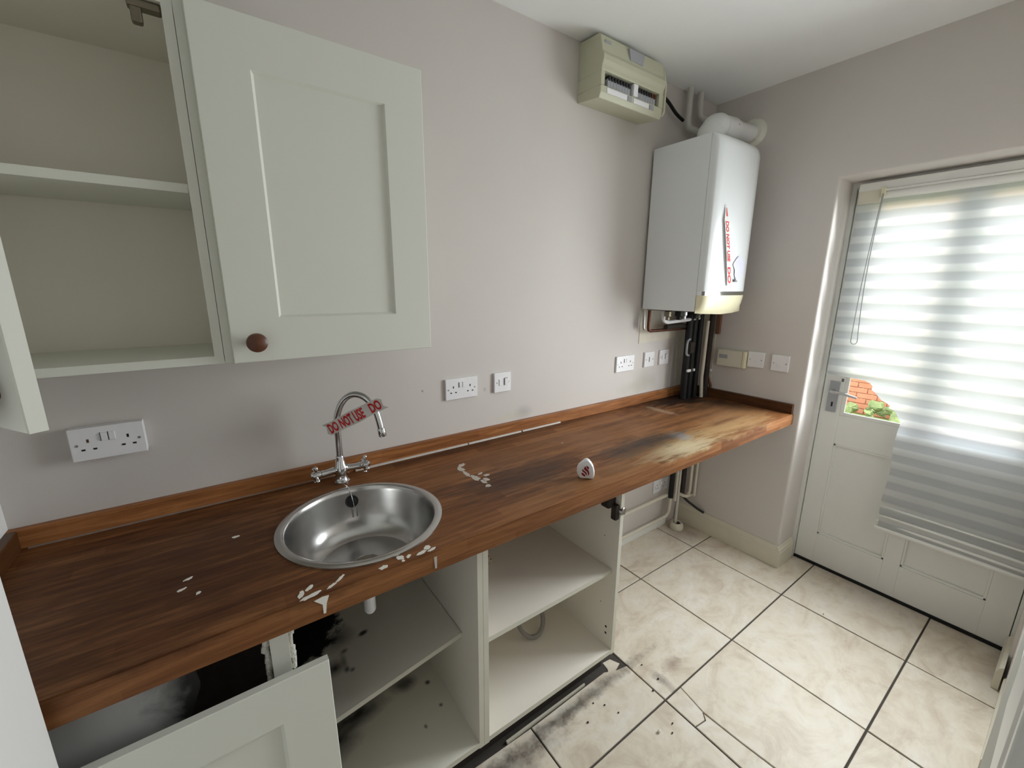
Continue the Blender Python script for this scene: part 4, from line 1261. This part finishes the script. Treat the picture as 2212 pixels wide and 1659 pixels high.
bm.faces.new(rg[0]); bm.faces.new(rg[-1])
bmesh.ops.recalc_face_normals(bm, faces=bm.faces[:])
obj('bottom_cover', bm, 'cream_plastic2', bo, True, ang=50)
obj('underside', B().box(BX0 + 0.02, BX1 - 0.02, -0.30, -0.03, BZ0 - 0.004, BZ0), 'dirt_and_shade', bo)
for k, (x, w_) in enumerate(((-0.49, .018), (-0.42, .022), (-0.34, .016), (-0.27, .02), (-0.20, .016))):
    obj('valve', B().lathe([(w_ * .6, 0), (w_, -0.006), (w_, -0.03), (w_ * .6, -0.034), (w_ * .6, -0.05)], (x, -0.14 - 0.02 * (k % 2), BZ0 - 0.003), n=10), ('brass', 'blackgloss', 'screw', 'blackgloss', 'brass')[k], bo, True)
lb = text_bm('MAX', 0.024, 0.0004, 0.8, 0.0002)
lb.xf(frame((-0.312, -0.3695, 1.578), (1, 0, 0), (0, 0, 1)))
obj('badge', lb, 'ink', bo)
bm = bmesh.new()
rnd = random.Random(5)
st_ = [bm.verts.new((-0.275 + 0.055 * q * math.cos(a), -0.3705 , 1.645 + 0.055 * q * math.sin(a))) for a, q in [(2 * PI * k / 11, rnd.uniform(.6, 1.1)) for k in range(11)]]
bm.faces.new(st_)
bm.normal_update()
bmesh.ops.solidify(bm, geom=bm.faces[:], thickness=0.0004)
obj('torn_sticker', bm, 'sticker', bo)

# tape left on the boiler front, peeling
bt = thing('warning_tape', (-0.40, -0.37, 1.72), 'torn peeling strip of red and white warning tape stuck upright on the boiler', 'tape')
def bt_pt(s_, w):
    x = -0.400 + 0.075 * (1 - s_) - 0.0 + 0.004 * math.sin(s_ * 9)
    x = -0.452 + 0.105 * (1 - s_) ** 1.1
    z = 1.56 + 0.365 * s_
    wid = 0.047 * (0.9 if s_ < 0.8 else max(0.12, (1 - s_) / 0.2))
    tw = math.radians(7) * math.sin(min(1, s_ * 1.1) * PI)
    cx = w * wid
    yb_ = -0.3655 - 0.0045 * min(1, (x - BX0) / 0.2)
    return Vector((x + cx * math.cos(tw), yb_ - 0.0025 - (w + 0.5) * 0.0 - max(0, (0.5 - w)) * wid * math.sin(tw) * 0.9, z))
bm = bmesh.new()
rows = []
for k in range(31):
    rows.append([bm.verts.new(bt_pt(k / 30, w)) for w in (-.5, -.25, 0, .25, .5)])
for k in range(30):
    for q in range(4):
        bm.faces.new((rows[k][q], rows[k + 1][q], rows[k + 1][q + 1], rows[k][q + 1]))
bm.normal_update()
bmesh.ops.solidify(bm, geom=bm.faces[:], thickness=0.0004)
obj('film', bm, 'tape', bt, True, ang=60)
def bt_print(txt, s0, s1, h0, h1):
    b = text_bm(txt, 1.0, 0.04, 1.0, 0.0, 1.0)
    xs = [v.co.x for v in b.bm.verts]; ys = [v.co.y for v in b.bm.verts]
    x0, x1, y0, y1 = min(xs), max(xs), min(ys), max(ys)
    for v in b.bm.verts:
        s_ = s0 + (v.co.x - x0) / (x1 - x0) * (s1 - s0)
        w = h0 + (v.co.y - y0) / (y1 - y0) * (h1 - h0)
        v.co = bt_pt(s_, w) + Vector((0, -0.0014, 0))
    return b
obj('lettering', bt_print('DO NOT USE', 0.80, 0.31, -0.34, 0.40), 'red', bt)
obj('lettering', bt_print('DO', 0.24, 0.03, -0.36, 0.38), 'red', bt)
obj('lettering', bt_print('I', 0.86, 0.96, -0.1, 0.3), 'red', bt)

fu = thing('boiler_flue', (-0.395, -0.222, BZ1), 'white flue elbow and pipe from boiler top into the side wall', 'flue')
el = [(-0.395, -0.222, 2.2225), (-0.395, -0.222, 2.255), (-0.388, -0.222, 2.278), (-0.365, -0.222, 2.300), (-0.325, -0.222, 2.311), (-0.27, -0.222, 2.316), (-0.17, -0.222, 2.325)]
obj('elbow', B().tube(cr(el), [0.062] * 8 + [0.058] * 8 + [0.052] * 7 + [0.044] * 2, 24), 'flue', fu, True)
obj('flue_pipe', B().tube([(-0.19, -0.222, 2.326), (-0.02, -0.222, 2.340)], 0.039, 24), 'flue', fu, True)
obj('wall_collar', B().lathe([(0.040, 0.034), (0.058, 0.030), (0.064, 0.022), (0.068, 0.0)], (0.0, -0.222, 2.345), (-1, 0, 0), 32), 'flue_collar', fu, True)
obj('fixing_screw', B().lathe([(0.004, 0), (0.003, 0.002)], (-0.24, -0.272, 2.325), (0, -1, 0.1), 8), 'dark_grey', fu)
def pipe(name, path, r, mat, label, cat='pipe', n=12, group=None):
    o = obj(name, B().tube(path, r, n), mat, smooth=True, loc=path[0], ang=60)
    return tag(o, label, cat, group)
pipe('heating_pipe', [(-0.31, -0.035, 2.544), (-0.31, -0.035, 2.385), (-0.304, -0.035, 2.368), (-0.29, -0.037, 2.360), (-0.02, -0.040, 2.352), (0.0, -0.04, 2.352)], 0.0155, 'pipe_paint', 'pale painted pipe dropping from the ceiling nearest the fuse box, bent behind the flue')
pipe('heating_pipe', [(-0.215, -0.035, 2.544), (-0.215, -0.035, 2.455), (-0.209, -0.035, 2.437), (-0.19, -0.037, 2.427), (-0.02, -0.040, 2.423), (0.0, -0.04, 2.423)], 0.0155, 'pipe_paint', 'pale painted pipe dropping from the ceiling nearest the corner, bent above the flue')

# ------------------------------------------------------------------ pipework under the boiler
pipe('copper_pipe', [(-0.525, -0.05, 1.43), (-0.525, -0.05, 1.335), (-0.520, -0.05, 1.323), (-0.505, -0.05, 1.318), (-0.12, -0.06, 1.318)], 0.0085, 'copper', 'tarnished copper pipe turning along the wall beneath the boiler')
pipe('grey_pipe', [(-0.555, -0.04, 1.43), (-0.555, -0.04, 1.34), (-0.548, -0.04, 1.33)], 0.0075, 'screw', 'short thin grey pipe stub at the left below the boiler')
pipe('white_pipe', cr([(-0.47, -0.10, 1.428), (-0.47, -0.10, 1.40), (-0.462, -0.10, 1.378), (-0.43, -0.10, 1.366), (-0.38, -0.10, 1.367), (-0.20, -0.10, 1.374), (-0.11, -0.10, 1.378)]), 0.0105, 'plastic', 'white horizontal pipe with elbow just beneath the boiler')
pipe('insulated_pipe', [(-0.40, -0.07, 1.335), (-0.25, -0.07, 1.338), (-0.19, -0.075, 1.330)], 0.014, 'dirt_and_shade', 'dark lagged horizontal pipe under the white one below the boiler')
pipe('insulated_pipe', [(-0.205, -0.095, 0.90), (-0.205, -0.095, 1.35), (-0.205, -0.095, 1.429)], 0.020, 'blackgloss', 'thick black lagged upright pipe, leftmost of the corner pipes')
pipe('insulated_pipe', [(-0.155, -0.095, 0.90), (-0.158, -0.095, 1.40), (-0.158, -0.095, 1.429)], 0.020, 'blackgloss', 'black lagged upright pipe, second from left of the corner pipes')
pipe('insulated_pipe', [(-0.110, -0.105, 0.90), (-0.112, -0.105, 1.41)], 0.017, 'blackgloss', 'black upright pipe immediately left of the pale one in the corner')
pipe('white_pipe', [(-0.072, -0.135, 0.90), (-0.074, -0.125, 1.02), (-0.062, -0.12, 1.12), (-0.060, -0.12, 1.36)], 0.0105, 'pipe_cream', 'pale cream upright pipe standing among the black ones in the corner')
pipe('insulated_pipe', [(-0.032, -0.13, 0.90), (-0.034, -0.13, 1.40)], 0.015, 'dirt_and_shade', 'dark brown upright pipe, rightmost in the corner beside the batten')
pipe('copper_pipe', [(-0.010, -0.152, 0.90), (-0.010, -0.152, 0.97), (-0.010, -0.110, 1.06), (-0.010, -0.100, 1.35)], 0.007, 'copper', 'slim copper pipe bending behind the rightmost dark corner pipe')
obj_v = thing('filling_valve', (-0.235, -0.11, 1.20), 'small dark filling valve loop beside the black corner pipes', 'valve')
obj('loop', B().tube(cr([(-0.21, -0.11, 1.26), (-0.24, -0.115, 1.25), (-0.252, -0.12, 1.21), (-0.24, -0.115, 1.175), (-0.21, -0.11, 1.165)]), 0.006, 8), 'grey_plastic', obj_v, True)
obj('valve_body', B().box(-0.235, -0.19, -0.135, -0.10, 1.18, 1.245, 0.008), 'dirt_and_shade', obj_v)
for k, (x, y, z, lab) in enumerate([(-0.205, -0.117, 1.075, 'white pipe clip round the leftmost black corner pipe'), (-0.152, -0.117, 1.075, 'white pipe clip round the second black corner pipe'), (-0.006, -0.14, 1.06, 'white pipe clip against the side wall behind the corner pipes')]):
    c_ = obj('pipe_clip', B().box(x - 0.017 if k == 0 else x - 0.009, x + (0.017 if k == 0 else 0.006), y - 0.006, y + 0.006, z - 0.008, z + 0.008, 0.003), 'plastic', loc=(x, y, z))
    tag(c_, lab, 'clip', 'pipe clips in the boiler corner')
bt_ = obj('wood_batten', B().box(-0.020, 0.0, -0.172, -0.148, 1.283, 1.47, 0.002), 'batten', loc=(-0.01, -0.16, 1.283))
tag(bt_, 'upright brown wooden batten fixed to the side wall beneath the boiler', 'batten')

# ------------------------------------------------------------------ pipework under the worktop
pipe('insulated_pipe', [(-0.188, -0.07, 0.843), (-0.188, -0.07, 0.235)], 0.016, 'blackgloss', 'black upright pipe under the worktop beside the low socket')
pipe('painted_pipe', [(-0.142, -0.075, 0.843), (-0.142, -0.075, 0.20)], 0.0085, 'pipe_cream', 'slim cream upright pipe under the worktop, left of the pair in the corner')
pipe('painted_pipe', [(-0.120, -0.080, 0.843), (-0.120, -0.080, 0.02)], 0.0085, 'pipe_paint', 'slim grey painted upright pipe under the worktop reaching the floor boot')
pipe('insulated_pipe', [(-0.085, -0.085, 0.843), (-0.085, -0.085, 0.22)], 0.015, 'dirt_and_shade', 'dark upright pipe under the worktop between two cream pipes')
pipe('painted_pipe', [(-0.050, -0.115, 0.843), (-0.050, -0.115, 0.26), (-0.054, -0.112, 0.245), (-0.07, -0.105, 0.238)], 0.0100, 'pipe_cream', 'cream upright pipe under the worktop joining the upper horizontal pipe')
pipe('painted_pipe', cr([(-0.024, -0.135, 0.843), (-0.024, -0.135, 0.28), (-0.026, -0.13, 0.235), (-0.035, -0.10, 0.222), (-0.05, -0.07, 0.22)], 3), 0.0085, 'pipe_cream', 'cream upright pipe under the worktop closest to the side wall')
pipe('painted_pipe', cr([(-1.265, -0.05, 0.246), (-0.70, -0.05, 0.246), (-0.16, -0.05, 0.247), (-0.125, -0.054, 0.246), (-0.11, -0.068, 0.242), (-0.095, -0.11, 0.236), (-0.05, -0.117, 0.232)], 3), 0.0115, 'pipe_cream', 'upper of two cream horizontal pipes along the wall under the worktop')
pipe('painted_pipe', cr([(-1.265, -0.045, 0.086), (-0.70, -0.045, 0.086), (-0.22, -0.045, 0.088), (-0.185, -0.045, 0.092), (-0.165, -0.047, 0.108), (-0.158, -0.05, 0.13), (-0.157, -0.052, 0.20), (-0.157, -0.052, 0.228)], 3), 0.0105, 'pipe_cream', 'lower of two cream horizontal pipes just above the skirting board')
pbt = thing('pipe_boot', (-0.115, -0.088, 0.0), 'white round pipe collar on the floor in the corner under the worktop', 'pipe collar')
obj('collar', B().lathe([(0.040, 0), (0.042, 0.012), (0.040, 0.032), (0.030, 0.044), (0.022, 0.040), (0.020, 0.02)], (-0.115, -0.088, 0), n=20), 'skirting', pbt, True)
obj('throat', B().lathe([(0.021, 0.036), (0.0, 0.037)], (-0.115, -0.088, 0), n=16), 'hole', pbt)
pipe('black_cable', [(-0.10, -0.09, 0.235), (-0.07, -0.12, 0.195), (-0.03, -0.17, 0.150), (-0.013, -0.205, 0.132)], 0.008, 'black', 'short black cable end lying on the skirting in the corner', 'cable')

# white board fixed to the near wall, at the right edge of the picture
gb = thing('wall_board', (-1.45, YF, 0.75), 'white painted board fixed to the near wall at the lower right edge', 'board')
obj('board', B().box(-1.66, -1.275, YF, YF + 0.008, 0.75, 1.30, 0.003), 'white_gloss', gb)
obj('lower_cover', B().box(-1.68, -0.62, YF, YF + 0.004, 0.03, 0.748, 0.001), 'grey_panel', gb)
obj('finger_hole', B().lathe([(0.02, 0), (0.02, 0.0006)], (-1.56, YF + 0.004, 0.70), (0, 1, 0), 12), 'hole', gb)
